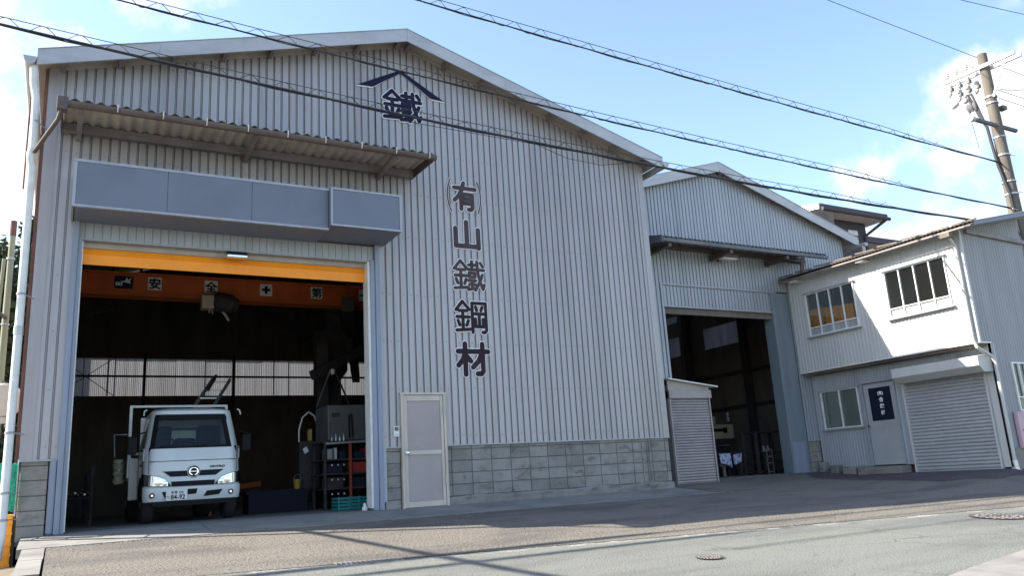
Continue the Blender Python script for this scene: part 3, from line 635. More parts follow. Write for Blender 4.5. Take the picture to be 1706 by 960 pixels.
# inner columns with haunches
for (x, y) in ((5.62, 19.0), (6.6, 22.5)):
    cl = MB().box(x - .15, y - .15, -.37, x + .15, y + .15, 4.3)
    cl.prism([(x - .15, 2.9), (x - .45, 3.3), (x - .45, 3.75), (x + .45, 3.75), (x + .45, 3.3), (x + .15, 2.9)], 'y', y - .12, y + .12).build('inner_column', 'dark', ws)
MB().bar((5.0, 15.8, 3.72), (8.8, 27, 3.72), .25, .3).build('runway_beam', 'dark', ws)

# overhead crane
cr = thing('overhead_crane', 'orange overhead crane girder with white lettered plates inside the workshop', 'crane', (3.0, 17.0, 3.97))
box(-.35, 17.0, 3.97, 6.3, 17.25, 4.36).build('girder', 'craneorange', cr); box(-.35, 16.93, 4.36, 6.3, 17.32, 4.40).build('girder_flange', 'craneorange', cr); box(-.35, 16.93, 3.94, 6.3, 17.32, 3.97).build('girder_flange', 'craneorange', cr)
for x, s in ((1.425, '安'), (2.49, '全'), (3.595, '+'), (4.675, '第'), (5.76, '一')):
    pl = box(x - .125, 16.985, 4.08, x + .125, 16.998, 4.335).build('letter_plate', 'leafdot', cr)
    if s == '+': MB().box(x - .085, 16.975, 4.183, x + .085, 16.984, 4.237).box(x - .027, 16.9745, 4.125, x + .027, 16.9835, 4.295).build('plate_letter', 'black', pl)
    else: text('plate_letter', s, .235, 'black', pl, at(x, 16.98, 4.207) @ FACE_Y, off=.006)
pl = box(.70, 16.985, 4.075, 1.03, 16.998, 4.325).build('maker_plate', 'navy', cr)
MB().prism([(.80, 4.215), (.88, 4.23), (.92, 4.305), (.94, 4.25), (1.0, 4.30), (.975, 4.22), (.99, 4.18), (.90, 4.20)], 'y', 16.975, 16.984).build('maker_mark', 'leafdot', pl)
for k in range(3): MB().prism([(.72 + .045 * k, 4.13), (.75 + .045 * k, 4.13), (.755 + .045 * k, 4.20), (.725 + .045 * k, 4.20)], 'y', 16.975, 16.984).build('maker_mark', 'leafdot', pl)
ho = box(2.28, 16.72, 3.70, 2.52, 16.98, 3.98).build('hoist_box', 'beige', cr, bevel=.02)
MB().lathe((2.52, 16.85, 3.88), (3.0, 16.85, 3.80), [(0, .17), (.1, .2), (.75, .2), (.85, .15), (1, .13)]).build('hoist_motor', 'dark', cr, smooth=True)
MB().tube([(2.62, 16.85, 3.78), (2.78, 16.8, 3.55), (2.82, 16.8, 3.47)], .03, 8).build('hoist_hook', 'steel', cr, smooth=True)
MB().tube([(2.45, 16.8, 3.72), (2.44, 16.8, 3.62)], .02, 6).tube([(2.50, 16.8, 3.72), (2.5, 16.8, 3.6)], .015, 6).build('hoist_cable', 'steel', cr)

# ------------------------------------------------------------------ second workshop (set back behind the first)
UN = 1.08
an = thing('workshop', 'lower grey ribbed workshop with dark canopy between tall workshop and white office', 'workshop', (14.2, 13.3, -.3))
XR2, ZR2, S2L, S2R = 13.19, 6.99, .30, .316
def zt2(X): return ZR2 - (S2L * (XR2 - X) if X < XR2 else S2R * (X - XR2))
def wt2(X): return zt2(X) - .12
clad_sheets('cladding_sheet', 'clad2', an, 10.22, 11.27, lambda x: -.28, wt2, FY + .004, breaks=(XR2,), pitch=.1, per=8, d=.035)
clad_sheets('cladding_sheet', 'clad2', an, 11.27, 15.1, lambda x: 3.97, wt2, FY + .004, breaks=(XR2,), pitch=.1, per=8, d=.035)
clad_sheets('cladding_sheet', 'clad2', an, 15.1, 17.35, lambda x: .43, wt2, FY + .004, breaks=(XR2,), pitch=.1, per=8, d=.035)
clad_sheets('header_panel', 'clad2', an, 11.27, 14.56, lambda x: 3.47, lambda x: 3.93, FY + .03, pitch=.1, per=8, d=.035)
box(11.22, FY - .01, 3.93, 14.7, FY + .06, 3.968).build('header_rail', 'trim', an); box(11.22, FY - .01, 3.435, 14.6, FY + .1, 3.468).build('header_rail', 'trim', an)
box(11.2, FY - .012, -.28, 11.245, FY + .12, 3.97).build('door_jamb', 'clad2', an)
box(14.52, FY - .012, -.27, 15.07, FY + .3, 3.93).build('door_jamb', 'jamb2', an, bevel=.01); box(14.56, FY - .022, -.27, 14.98, FY - .013, .43).build('jamb_guard', 'jamb', an)
box(11.0, FY + .07, 3.3, 17.3, FY + .12, wt2(11.02)).build('inner_wall', 'wall_in', an)
for z0, z1 in ((-.3, -.05), (-.05, .18), (.18, .42)): block(an, 15.12, 15.5, z0, z1)
box(15.1, FY + .03, -.45, 17.3, FY + .2, .43).build('mortar_bed', 'mortar', an); box(14.5, FY - .1, -.5, 15.5, FY + .0, -.27).build('footing', 'concrete', an, bevel=.01)
R2Y = 24.0
slab('roof_sheet', 'soffit', 10.3, XR2, 13.12, R2Y, .05, .1, zt2, an); slab('roof_sheet', 'soffit', XR2, 17.78, 13.12, R2Y, .05, .1, zt2, an)
for a, b in ((10.3, XR2 - .002), (XR2 + .002, 15.3), (15.303, 17.78)):
    MB().prism([(a, zt2(a) - .23), (b, zt2(b) - .23), (b, zt2(b)), (a, zt2(a))], 'y', 13.10, 13.13).build('fascia', 'fascia', an)
    MB().prism([(a, zt2(a)), (b, zt2(b)), (b, zt2(b) + .012), (a, zt2(a) + .012)], 'y', 13.09, 13.24).build('fascia_cap', 'trim', an)
for X in (13.3, 14.4, 15.04, 15.65, 16.2, 16.78, 17.35):
    z = zt2(X) - .1; MB().prism([(X - .026, z - .10), (X + .026, z - .10), (X + .026, z - .01), (X - .026, z + .005)], 'y', 13.13, FY + .1).build('purlin', 'purlin', an)
g = MB()
for k in range(9):
    t = pi + pi * k / 8; g.v += [(17.788 + .07 * cos(t), 12.9, 5.36 + .09 * sin(t)), (17.788 + .07 * cos(t), R2Y, 5.36 + .09 * sin(t))]
for k in range(8): g.f.append((2 * k, 2 * k + 1, 2 * k + 3, 2 * k + 2))
g.f.append(tuple(2 * k for k in range(9))); g.build('gutter', 'fascia', an, recalc=False)
MB().tube([(17.786, 13.0, 5.3), (17.786, 13.0, 5.05), (17.5, 13.15, 4.95), (17.5, 13.2, 4.3)], .05, 10).build('downpipe', 'fascia', an, smooth=True)
# canopy
C2 = bpy.data.objects.new('canopy', None); COL.objects.link(C2); C2.parent = an
mb = MB(); n = 40 * 6; x0, x1 = 10.76, 15.8
for lay in (0, .006):
    for i in range(n + 1):
        x = x0 + (x1 - x0) * i / n; w = .016 * cos((x - x0) / .13 * 2 * pi)
        mb.v += [(x, 12.55, 4.77 + w + lay), (x, 13.29, 4.95 + w + lay)]
o2 = 2 * (n + 1)
for i in range(n): mb.f += [(2 * i, 2 * i + 2, 2 * i + 3, 2 * i + 1), (o2 + 2 * i, o2 + 2 * i + 1, o2 + 2 * i + 3, o2 + 2 * i + 2), (2 * i, o2 + 2 * i, o2 + 2 * i + 2, 2 * i + 2)]
mb.build('canopy_sheet', 'roofdark', C2, smooth=True, recalc=False)
box(10.77, 12.53, 4.66, 15.8, 12.59, 4.745).build('canopy_gutter', 'roofdark', C2, bevel=.01)
MB().prism([(13.29, 4.74), (13.29, 4.94), (12.53, 4.77), (12.53, 4.64)], 'x', 10.74, 10.76).build('canopy_end_board', 'housing', C2)
box(10.77, 13.2, 4.74, 15.8, 13.28, 4.84).build('ledger_beam', 'brown', C2)
for x in (11.0, 12.75, 14.5): MB().prism([(13.29, 4.56), (13.29, 4.70), (12.6, 4.66), (12.6, 4.58)], 'x', x - .04, x + .04).build('canopy_bracket', 'brown', C2)
lp = thing('wall_lamp', 'slim dark lamp with pale underside below the dark canopy', 'lamp', (13.0, 13.0, 4.6))
box(12.72, 12.86, 4.56, 13.22, 13.05, 4.66).build('lamp_case', 'brown', lp, bevel=.01); box(12.76, 12.88, 4.535, 13.18, 13.03, 4.558).build('lamp_diffuser', 'white', lp); box(12.94, 13.03, 4.58, 13.0, 13.3, 4.63).build('lamp_arm', 'brown', lp)
MB().tube([(15.0, 12.6, 4.66), (15.0, 12.7, 4.3)], .05, 10).build('canopy_downpipe', 'brown', C2, smooth=True)
# interior of the second workshop
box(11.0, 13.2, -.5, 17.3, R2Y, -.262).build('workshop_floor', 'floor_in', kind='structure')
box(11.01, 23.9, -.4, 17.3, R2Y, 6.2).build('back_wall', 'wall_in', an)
WX = 17.3; holes = [(17.14, 18.77, 3.52, 4.18), (19.88, 20.42, 3.52, 4.16), (18.4, 18.78, 4.63, 4.85), (19.88, 20.44, 4.62, 4.86)]
ys = sorted({FY + .1, R2Y} | {h[0] for h in holes} | {h[1] for h in holes})
wallmb = MB()
for a, b in zip(ys, ys[1:]):
    cuts = sorted([(h[2], h[3]) for h in holes if h[0] <= a + 1e-6 and h[1] >= b - 1e-6]); z = -.4
    for c0, c1 in cuts: wallmb.box(WX, a, z, WX + .08, b, c0); z = c1
    wallmb.box(WX, a, z, WX + .08, b, 5.45)
wallmb.build('side_wall', 'wall_in', an)
for h in holes: box(WX + .03, h[0], h[2], WX + .036, h[1], h[3]).build('translucent_panel', 'fibre2', an)
for Y in (15.5, 17.0, 19.4, 21): box(17.12, Y - .1, -.3, WX - .003, Y + .1, 5.3).build('inner_column', 'dark', an)
for z in (1.6, 2.6): box(17.22, 13.5, z, WX - .004, 23.8, z + .1).build('wall_rail', 'dark', an)

UN = 1.04
# ------------------------------------------------------------------ narrow shed with shutter
kd = thing('storage_shed', 'narrow shed with dull pinkish roller shutter standing between the two doorways', 'shed', (11.62, 13.3, -.3))
box(11.07, FY - .08, -.46, 12.24, FY + .9, -.335).build('shed_base', 'concrete', kd, bevel=.012)
box(11.07, FY - .04, -.335, 11.11, FY + .9, 1.72).build('shed_wall', 'shutter2', kd); box(12.17, FY - .04, -.335, 12.21, FY + .9, 1.62).build('shed_wall', 'shutter2', kd); box(11.11, FY + .86, -.335, 12.17, FY + .9, 1.65).build('shed_wall', 'shutter2', kd)
sh = bpy.data.objects.new('roller_shutter', None); COL.objects.link(sh); sh.parent = kd
z = -.31; k = 0
def slat(parent, axis, a, b, f, z0, h, m):
    # curved slat: profile bulges outward, deep joint line
    pr = [(.012, 0), (0, .12 * h), (-.010, .45 * h), (-.004, .86 * h), (.012, h)]
    mb = MB()
    for d, zz in pr: mb.v += [(a, f + d, z0 + zz), (b, f + d, z0 + zz)] if axis == 'y' else [(f + d, a, z0 + zz), (f + d, b, z0 + zz)]
    for i in range(len(pr) - 1): mb.f.append((2 * i, 2 * i + 1, 2 * i + 3, 2 * i + 2))
    return mb.build('slat', m, parent, recalc=False)
while z < 1.42: slat(sh, 'y', 11.12, 12.165, FY - .03, z, .056, 'shutter2'); z += .0575
box(11.12, FY - .045, -.335, 12.165, FY - .01, -.312).build('bottom_bar', 'shutter2', sh); box(11.12, FY - .0, -.33, 12.165, FY + .006, 1.5).build('shutter_back', 'dark', sh)
for x in (11.085, 12.17): box(x, FY - .06, -.335, x + .035, FY - .005, 1.45).build('guide_rail', 'shutter2', kd)
box(11.07, FY - .09, 1.435, 12.235, FY + .2, 1.61).build('shutter_box', 'shutter2', kd, bevel=.01)
MB().prism([(11.03, 1.835), (12.38, 1.665), (12.38, 1.69), (11.03, 1.86)], 'y', FY - .16, FY + 1.0).build('shed_roof', 'white', kd)
MB().prism([(11.07, 1.61), (12.2, 1.61), (12.2, 1.68), (11.07, 1.828)], 'y', FY - .06, FY - .03).build('shed_gable', 'soffit', kd)

UN = 1.08
# ------------------------------------------------------------------ office
of = thing('office', 'white two storey ribbed sheet office with sunlit upper wall', 'office building', (16.2, 11.1, -.37))
XU, XLo, YN, YF_ = 15.13, 15.5, 8.92, 13.28
def zup(X): return 4.28 + .21 * (X - 15.13)
# upper west wall with two window openings
wins = [(11.46, 12.81, 2.79, 3.80), (9.30, 10.68, 2.79, 3.80)]
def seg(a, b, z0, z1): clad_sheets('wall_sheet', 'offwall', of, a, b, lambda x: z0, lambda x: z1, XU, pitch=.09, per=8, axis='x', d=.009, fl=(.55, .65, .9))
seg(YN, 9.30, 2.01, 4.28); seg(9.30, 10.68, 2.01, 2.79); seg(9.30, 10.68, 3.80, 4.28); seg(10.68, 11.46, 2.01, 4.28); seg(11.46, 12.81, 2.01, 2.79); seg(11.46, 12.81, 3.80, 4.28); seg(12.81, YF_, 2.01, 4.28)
def inn(y0, y1, z0, z1, x=XU + .03): box(x, y0, z0, x + .05, y1, z1).build('inner_wall', 'offwall', of)
inn(YN + .02, 9.30, 2.0, 4.25); inn(9.30, 10.68, 2.0, 2.79); inn(9.30, 10.68, 3.80, 4.25); inn(10.68, 11.46, 2.0, 4.25); inn(11.46, 12.81, 2, 2.79); inn(11.46, 12.81, 3.8, 4.25); inn(12.81, YF_, 2, 4.25)
box(XU - .008, YN - .012, 2.0, XU + .05, YN + .03, 4.28).build('corner_trim', 'offwall', of)
# soffit of the overhang
box(XU - .006, YN + .0, 1.985, XLo + .02, YF_, 2.008).build('overhang_soffit', 'white', of)
# lower west wall
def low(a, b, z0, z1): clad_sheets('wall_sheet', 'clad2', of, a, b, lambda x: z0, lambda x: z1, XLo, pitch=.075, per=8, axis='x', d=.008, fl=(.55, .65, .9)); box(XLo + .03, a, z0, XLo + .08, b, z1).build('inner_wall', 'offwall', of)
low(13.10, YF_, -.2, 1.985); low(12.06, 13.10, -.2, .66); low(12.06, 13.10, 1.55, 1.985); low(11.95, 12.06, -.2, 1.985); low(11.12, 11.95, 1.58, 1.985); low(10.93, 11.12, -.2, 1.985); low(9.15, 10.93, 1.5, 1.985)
box(XLo, YN, -.34, XLo + .06, 9.15, 1.985).build('corner_post', 'offwall', of)
# side wall facing the road
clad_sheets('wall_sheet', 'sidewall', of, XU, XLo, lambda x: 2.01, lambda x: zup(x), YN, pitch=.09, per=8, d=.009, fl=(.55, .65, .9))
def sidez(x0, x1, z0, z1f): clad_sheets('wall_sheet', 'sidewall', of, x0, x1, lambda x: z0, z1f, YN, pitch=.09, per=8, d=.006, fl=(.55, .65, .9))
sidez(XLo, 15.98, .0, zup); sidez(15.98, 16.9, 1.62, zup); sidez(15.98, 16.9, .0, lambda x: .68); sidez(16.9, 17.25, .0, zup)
mb = MB().box(XLo, YN + .03, -.4, 15.98, YN + .08, 4.25).box(15.98, YN + .03, 1.62, 16.9, YN + .08, 4.3).box(15.98, YN + .03, -.4, 16.9, YN + .08, .68).box(16.9, YN + .03, -.4, 17.25, YN + .08, 4.4); mb.build('inner_wall', 'offwall', of)
box(XLo, YN - .03, -1.0, 17.3, YN + .05, 0).build('foundation', 'concrete', of, bevel=.012)
box(17.2, YN + .05, -.6, 17.28, 13.28, 4.6).build('back_wall', 'offwall', of)
box(XU + .1, YN + .1, 1.93, 17.2, YF_ - .1, 1.98).build('upper_floor', 'wall_in', of); box(XLo + .1, YN + .1, -.45, 17.2, YF_, -.25).build('ground_floor', 'wall_in', of)
# windows
def office_window(parent, X, y0, y1, z0, z1, nv, transom):
    w = bpy.data.objects.new('window', None); COL.objects.link(w); w.parent = parent
    t = .024
    for q in ((y0, y0 + t, z0, z1), (y1 - t, y1, z0, z1), (y0 + t, y1 - t, z0, z0 + t), (y0 + t, y1 - t, z1 - t, z1)): box(X - .03, q[0], q[2], X + .04, q[1], q[3]).build('frame', 'white', w, bevel=.003)
    for k in range(1, nv):
        y = y0 + (y1 - y0) * k / nv; box(X - .022, y - .011, z0 + t, X + .03, y + .011, z1 - t).build('mullion', 'white', w)
    for k in range(nv):
        a = y0 + (y1 - y0) * k / nv + .016; b = y0 + (y1 - y0) * (k + 1) / nv - .016
        if transom:
            box(X - .018, a, transom - .011, X + .028, b, transom + .011).build('transom', 'white', w)
            box(X + .004, a, transom + .012, X + .008, b, z1 - t).build('pane', 'glass', w); box(X + .004, a, z0 + t, X + .009, b, transom - .012).build('frosted_pane', 'curtain', w)
        else: box(X + .004, a, z0 + t, X + .008, b, z1 - t).build('pane', 'glass', w)
    box(X - .075, y0 - .05, z0 - .035, X + .0, y1 + .05, z0 - .008).build('sill', 'trim', w); box(X - .06, y0 - .04, z1 + .002, X + .0, y1 + .04, z1 + .022).build('head_flashing', 'trim', w)
    return w
for y0, y1, z0, z1 in wins: office_window(of, XU, y0, y1, z0, z1, 4, z0 + .20)
office_window(of, XLo, 12.07, 13.09, .67, 1.54, 2, None)
box(XLo + .045, 12.10, .69, XLo + .05, 13.06, 1.52).build('curtain', 'offwall', of)
# side window on the road face
w = bpy.data.objects.new('window', None); COL.objects.link(w); w.parent = of
for q in ((15.98, .68, 16.015, 1.62), (16.865, .68, 16.9, 1.62), (16.015, .68, 16.865, .71), (16.015, 1.59, 16.865, 1.62), (16.42, .71, 16.45, 1.59), (16.015, .93, 16.42, .955), (16.2, .955, 16.225, 1.59)): box(q[0], YN - .03, q[1], q[2], YN + .04, q[3]).build('frame', 'white', w)
box(16.015, YN + .005, .71, 16.865, YN + .01, 1.59).build('pane', 'glass', w); box(15.94, YN - .07, .645, 16.94, YN, .675).build('sill', 'trim', w); box(16.0, YN + .2, .6, 16.9, YN + .21, 1.35).build('curtain', 'curtain', w)
# door with lettered window
od = bpy.data.objects.new('office_door', None); COL.objects.link(od); od.parent = of
box(XLo - .012, 11.16, -.185, XLo + .03, 11.91, 1.56).build('door_leaf', 'shutter', od); box(XLo + .0, 11.14, -.2, XLo + .02, 11.93, 1.575).build('door_rebate', 'dark', od)
box(XLo - .045, 11.12, -.2, XLo + .02, 11.145, 1.58).build('door_frame', 'clad2', od); box(XLo - .045, 11.925, -.2, XLo + .02, 11.95, 1.58).build('door_frame', 'clad2', od); box(XLo - .06, 11.10, 1.575, XLo + .02, 11.97, 1.60).build('door_frame', 'clad2', od)
dg_ = box(XLo - .018, 11.25, .75, XLo - .011, 11.79, 1.46).build('door_glass', 'doorglass', od)
def otext(s, z, size, y=11.50): text('door_letter', s, size, 'leafdot', dg_, at(XLo - .022, y, z) @ FACE_X, off=.003, ext=.001)
otext('(有)', 1.33, .085); otext('合', 1.195, .11); otext('鋼', 1.055, .1); otext('材', .915, .1)
MB().lathe((XLo - .01, 11.87, .65), (XLo - .07, 11.87, .65), [(0, .025), (.3, .02), (.6, .03), (1, .02)]).build('door_knob', 'chrome', od, smooth=True)
box(XLo - .35, 11.05, -.37, XLo, 12.0, -.215).build('door_step', 'concrete', of, bevel=.015)
# big roller shutter
rs = bpy.data.objects.new('roller_shutter', None); COL.objects.link(rs); rs.parent = of
z = -.345
while z < 1.46: slat(rs, 'x', 9.17, 10.90, XLo - .03, z, .068, 'shutter'); z += .0695
box(XLo - .04, 9.17, -.375, XLo + .0, 10.90, -.346).build('bottom_bar', 'shutter', rs); box(XLo + .0, 9.16, -.37, XLo + .01, 10.92, 1.6).build('shutter_back', 'dark', rs)
for y in (9.13, 10.90): box(XLo - .06, y, -.37, XLo + .0, y + .04, 1.5).build('guide_rail', 'offwall', of)
MB().prism([(15.06, 1.56), (15.06, 1.74), (XLo, 1.80), (XLo, 1.44), (15.2, 1.44)], 'y', 8.98, 10.85).build('shutter_box', 'offwall', of, bevel=.006)
# roof: corrugated sheet in strips, eave bits
mb = MB(); n = 46 * 6; y0, y1 = 8.45, 13.55
for lay in (0, .007):
    for i in range(n + 1):
        y = y0 + (y1 - y0) * i / n; wv = .009 * cos(y / .085 * 2 * pi) + .006 * sin(y * 2.1)
        mb.v += [(14.83, y, 4.235 + wv + lay + .02 * (y - 8.5) / 5), (17.5, y, 4.80 + wv + lay + .02 * (y - 8.5) / 5)]
o2 = 2 * (n + 1)
for i in range(n): mb.f += [(2 * i, 2 * i + 1, 2 * i + 3, 2 * i + 2), (o2 + 2 * i, o2 + 2 * i + 2, o2 + 2 * i + 3, o2 + 2 * i + 1), (2 * i, 2 * i + 2, o2 + 2 * i + 2, o2 + 2 * i)]
mb.build('office_roof', 'offroof', of, smooth=True, recalc=False)
for k in range(9):   # battens holding the sheets along the eave
    y = 8.4 + k * .56; MB().bar((14.90, y, 4.275 + .004 * k), (14.93, y + .5, 4.30 + .004 * k + random.uniform(-.02, .02)), .03, .025).build('roof_batten', 'offroof', of)
box(14.87, 8.47, 4.185, 14.90, 13.5, 4.215).build('eave_board', 'brown', of)
MB().prism([(14.9, 4.165), (17.5, 4.70), (17.5, 4.79), (14.9, 4.245)], 'y', 8.46, 8.50).build('verge_board', 'housing', of); MB().prism([(14.92, 4.17), (17.5, 4.71), (17.5, 4.73), (14.92, 4.19)], 'y', 8.50, YN - .005).build('verge_soffit', 'trim', of)
MB().bar((15.3, YN - .04, 4.2), (17.3, YN - .04, 4.14), .05, .08).build('tie_beam', 'purlin', of)
for y in (12.9, 11.05, 9.1): MB().bar((14.88, y, 4.13), (XU, y, 4.13), .18, .03).build('eave_bracket', 'white', of)
MB().tube([(14.855, 8.5, 4.165), (14.855, 13.4, 4.175)], .02, 8).build('eave_gutter', 'purlin', of, smooth=True)
MB().tube([(14.88, 9.0, 4.13), (14.95, 9.0, 4.03), (15.07, 9.0, 3.9), (15.07, 9.0, 2.05), (15.09, 8.97, 1.9), (15.40, 8.90, 1.72), (15.44, 8.89, 1.6), (15.44, 8.89, -.25)], .032, 10).build('downpipe', 'offwall', of, smooth=True)
MB().tube([(15.44, 8.89, -.22), (15.44, 8.87, -.40), (15.46, 8.7, -.5), (15.6, 8.2, -.66)], .042, 10).build('drain_pipe', 'white', of, smooth=True)
box(14.78, 8.9, 4.05, 14.93, 9.1, 4.15).build('rain_hopper', 'offroof', of, bevel=.01)
# things round the office
pk = thing('meter_box', 'flat faded pink box on the road side wall of the office', 'meter box', (16.0, YN, -.02)); box(15.72, YN - .09, -.02, 16.35, YN - .012, .66).build('box_cover', 'pink', pk, bevel=.008)
box(15.79, YN - .095, .30, 15.83, YN - .089, .34).build('box_lock', 'purlin', pk)
ct = [('yellow orange crate at the far end of the upper window row', 12.62, .40), ('orange brown crate in the middle of the upper window row', 12.2, .36), ('dim brown orange crate nearest the centre of the upper window', 11.8, .30)]
for i, (lb, y, h) in enumerate(ct):
    t = thing('stacked_crate', lb, 'crate', (15.3, y, 1.98), 'crates behind the office window')
    mb = MB().box(15.2, y - .19, 1.98, 15.6, y + .19, 2.86); mb.build('crate_body', 'crateor', t)
    for k in range(5): box(15.188, y - .17 + k * .075, 2.95, 15.199, y - .13 + k * .075, 3.40 - .03 * i).build('crate_rib', 'crateor', t)
    box(15.2, y - .19, 2.87, 15.6, y + .19, 3.42 - .03 * i).build('crate_lid', 'crateor', t)
for i, (x, y, s, lb) in enumerate(((15.30, 13.12, (.18, .14, .24), 'short grey block standing against the corner by the office'), (15.22, 12.72, (.2, .22, .20), 'hollow dark block lying beside the office wall foot'), (15.24, 12.33, (.22, .34, .17), 'pale long block lying under the office window'), (15.2, 11.98, (.2, .22, .22), 'dark round topped block beside the office door step'))):
    z0 = zg(x * UN, y * UN) / UN - .02
    o = MB().box(x - s[0] / 2, y - s[1] / 2, z0, x + s[0] / 2, y + s[1] / 2, z0 + s[2]).build('loose_block', 'block' if i != 1 else 'mortar', bevel=.03)
    tag(origin(o, (x, y, z0)), lb, 'concrete block', 'loose blocks by the office')

UN = 1.0
# ------------------------------------------------------------------ dark house behind
hs = thing('house', 'dark house with brown eaves rising behind the lower workshop roof', 'house', (27, 20.5, -.5))
box(24.9, 20.7, -.5, 28.65, 27, 9.42).build('wall', 'housewall', hs); box(28.65, 22.3, -.5, 33, 27, 8.9).build('wall', 'housewall', hs)
MB().prism([(25.2, 9.45), (29.2, 9.42), (29.2, 9.66), (25.2, 9.69)], 'y', 19.98, 20.06).build('fascia', 'houseeave', hs); MB().tube([(25.2, 19.92, 9.46), (29.2, 19.92, 9.44)], .08, 8).build('gutter', 'houseeave', hs, smooth=True)
MB().add([(25.0, 20.06, 9.46), (29.2, 20.06, 9.44), (29.2, 27, 9.40), (25.0, 27, 9.42)], [(0, 1, 2, 3)]).build('soffit', 'white', hs)
MB().prism([(20.0, 9.50), (23.5, 10.1), (27, 9.50)], 'x', 25.2, 29.2).build('roof', 'houseeave', hs); MB().prism([(20.0, 9.45), (23.5, 10.05), (23.5, 10.25), (20, 9.70)], 'x', 25.1, 25.2).build('verge', 'white', hs)
MB().tube([(29.0, 19.95, 9.4), (28.5, 20.66, 8.85), (28.5, 20.66, 7)], .07, 8).build('downpipe', 'houseeave', hs, smooth=True)
box(27.55, 20.68, 8.85, 28.1, 20.71, 9.05).build('window', 'white', hs)
MB().prism([(28.7, 8.97), (33, 8.97), (33, 9.24), (28.7, 9.24)], 'y', 21.5, 21.6).build('fascia', 'houseeave', hs); MB().add([(28.7, 21.6, 8.97), (33, 21.6, 8.97), (33, 22.3, 8.92), (28.7, 22.3, 8.92)], [(0, 1, 2, 3)]).build('soffit', 'white', hs); MB().prism([(21.5, 9.24), (24, 9.6), (27, 9.2)], 'x', 28.7, 33).build('roof', 'houseeave', hs)
h2 = thing('house', 'dark reddish house edge showing past the office at the far right', 'house', (42, 17, -.5))
box(39.3, 14.2, -.5, 46, 20, 9.4).build('wall', 'houseeave', h2); MB().prism([(13.8, 9.4), (17, 10.2), (20.4, 9.4)], 'x', 39.1, 46.4).build('roof', 'roofdark', h2)

# ------------------------------------------------------------------ utility poles
UN = 1.08
up = thing('utility_pole', 'concrete utility pole with white crossarm and switchgear behind the office', 'utility pole', (18.65, 9.6, -.7))
MB().tube([(18.62, 9.6, -.9), (18.62, 9.6, 4), (18.62, 9.6, 9.15)], [.18, .15, .105], 16).build('pole_shaft', 'pole', up, smooth=True)
for dx in (-.13, .13): MB().bar((18.62 + dx, 8.82, 8.78), (18.62 + dx, 10.5, 8.82), .07, .075).build('crossarm', 'white', up)
MB().bar((18.49, 9.05, 8.75), (18.55, 9.5, 8.0), .03, .05).build('arm_brace', 'white', up)
for z in (8.02, 7.86, 7.0, 6.55, 5.9, 5.6): MB().tube([(18.62, 9.6, z), (18.62, 9.6, z + .035)], .15 if z < 7 else .135, 14).build('pole_band', 'steel', up)
for k in range(3):      # insulators on the arm
    for dx in (-.13, .13):
        y = 9.95 + .24 * k; x = 18.62 + dx
        MB().lathe((x, y, 8.86), (x, y, 9.06), [(0, .012), (.2, .012), (.25, .05), (.4, .03), (.5, .055), (.65, .03), (.75, .045), (1, .02)], 10).build('insulator', 'porcelain', up, smooth=True)
for k in range(3):      # fuse cutouts hanging below the arm
    for dx, dz in ((-.2, 0), (.16, -.05)):
        y = 9.92 + .22 * k; x = 18.62 + dx
        c = MB().lathe((x, y, 8.70 + dz), (x - .05, y + .02, 8.38 + dz), [(0, .03), (.1, .055), (.25, .055), (.3, .04), (.42, .065), (.5, .04), (.6, .065), (.7, .04), (.85, .05), (1, .02)], 10).build('fuse_cutout', 'porcelain', up, smooth=True)
        MB().box(x - .06, y - .05, 8.52 + dz, x + .05, y + .05, 8.60 + dz).bar((x, y, 8.52 + dz), (x + .1, y + .12, 8.44 + dz), .03, .03).build('cutout_clamp', 'tank', c)
for k in range(2): MB().lathe((18.5, 10.0 + .3 * k, 8.2), (18.5, 10.18 + .3 * k, 8.14), [(0, .04), (.2, .06), (.8, .06), (1, .03)], 10).build('surge_arrester', 'porcelain', up, smooth=True)
for dy, dx in ((.02, -.2), (.1, -.26), (.18, -.16)):
    MB().tube([(18.55 + dx * .6, 9.9 + dy, 8.25), (18.45, 9.85 + dy * .5, 7.95), (18.46, 9.78 + dy * .3, 7.55), (18.5, 9.76, 7.3)], .022, 6).build('lead_cable', 'cable', up, smooth=True)
    MB().lathe((18.47 + dx * .3, 9.88 + dy, 8.02), (18.47 + dx * .2, 9.85 + dy, 7.8), [(0, .02), (.3, .05), (.7, .045), (1, .02)], 8).build('cable_head', 'tank', up, smooth=True)
MB().tube([(18.5, 9.76, 7.35), (18.47, 9.72, 6.9), (18.44, 9.66, 6.3), (18.46, 9.55, 5.6), (18.46, 9.5, 3.5)], .035, 8).build('riser_cable', 'cable', up, smooth=True)
MB().bar((17.98, 9.72, 7.42), (19.05, 9.42, 7.18), .07, .07).build('lower_arm', 'tank', up); MB().lathe((18.0, 9.72, 7.42), (17.9, 9.74, 7.44), [(0, .05), (.5, .07), (1, .05)], 10).build('arm_end', 'steel', up)
MB().box(18.78, 9.45, 7.72, 18.95, 9.6, 7.82).build('junction_box', 'tank', up, bevel=.02)
for k in range(5): MB().tube([(18.62, 9.5, 5.2 + .45 * k), (18.62 + (.28 if k % 2 else -.28), 9.5, 5.22 + .45 * k)], .009, 5).build('step_bolt', 'steel', up)
UN = 1.0
lp_ = thing('utility_pole', 'tall greenish pole with a brown cap left of the tall workshop', 'utility pole', (-1.6, 26, -1.0)); MB().tube([(-1.6, 26, -1.2), (-1.6, 26, 7.6)], [.105, .08], 12).build('pole_shaft', 'poleg', lp_, smooth=True); MB().tube([(-1.6, 26, 7.6), (-1.6, 26, 8.05)], .086, 12).build('pole_cap', 'rust', lp_, smooth=True)
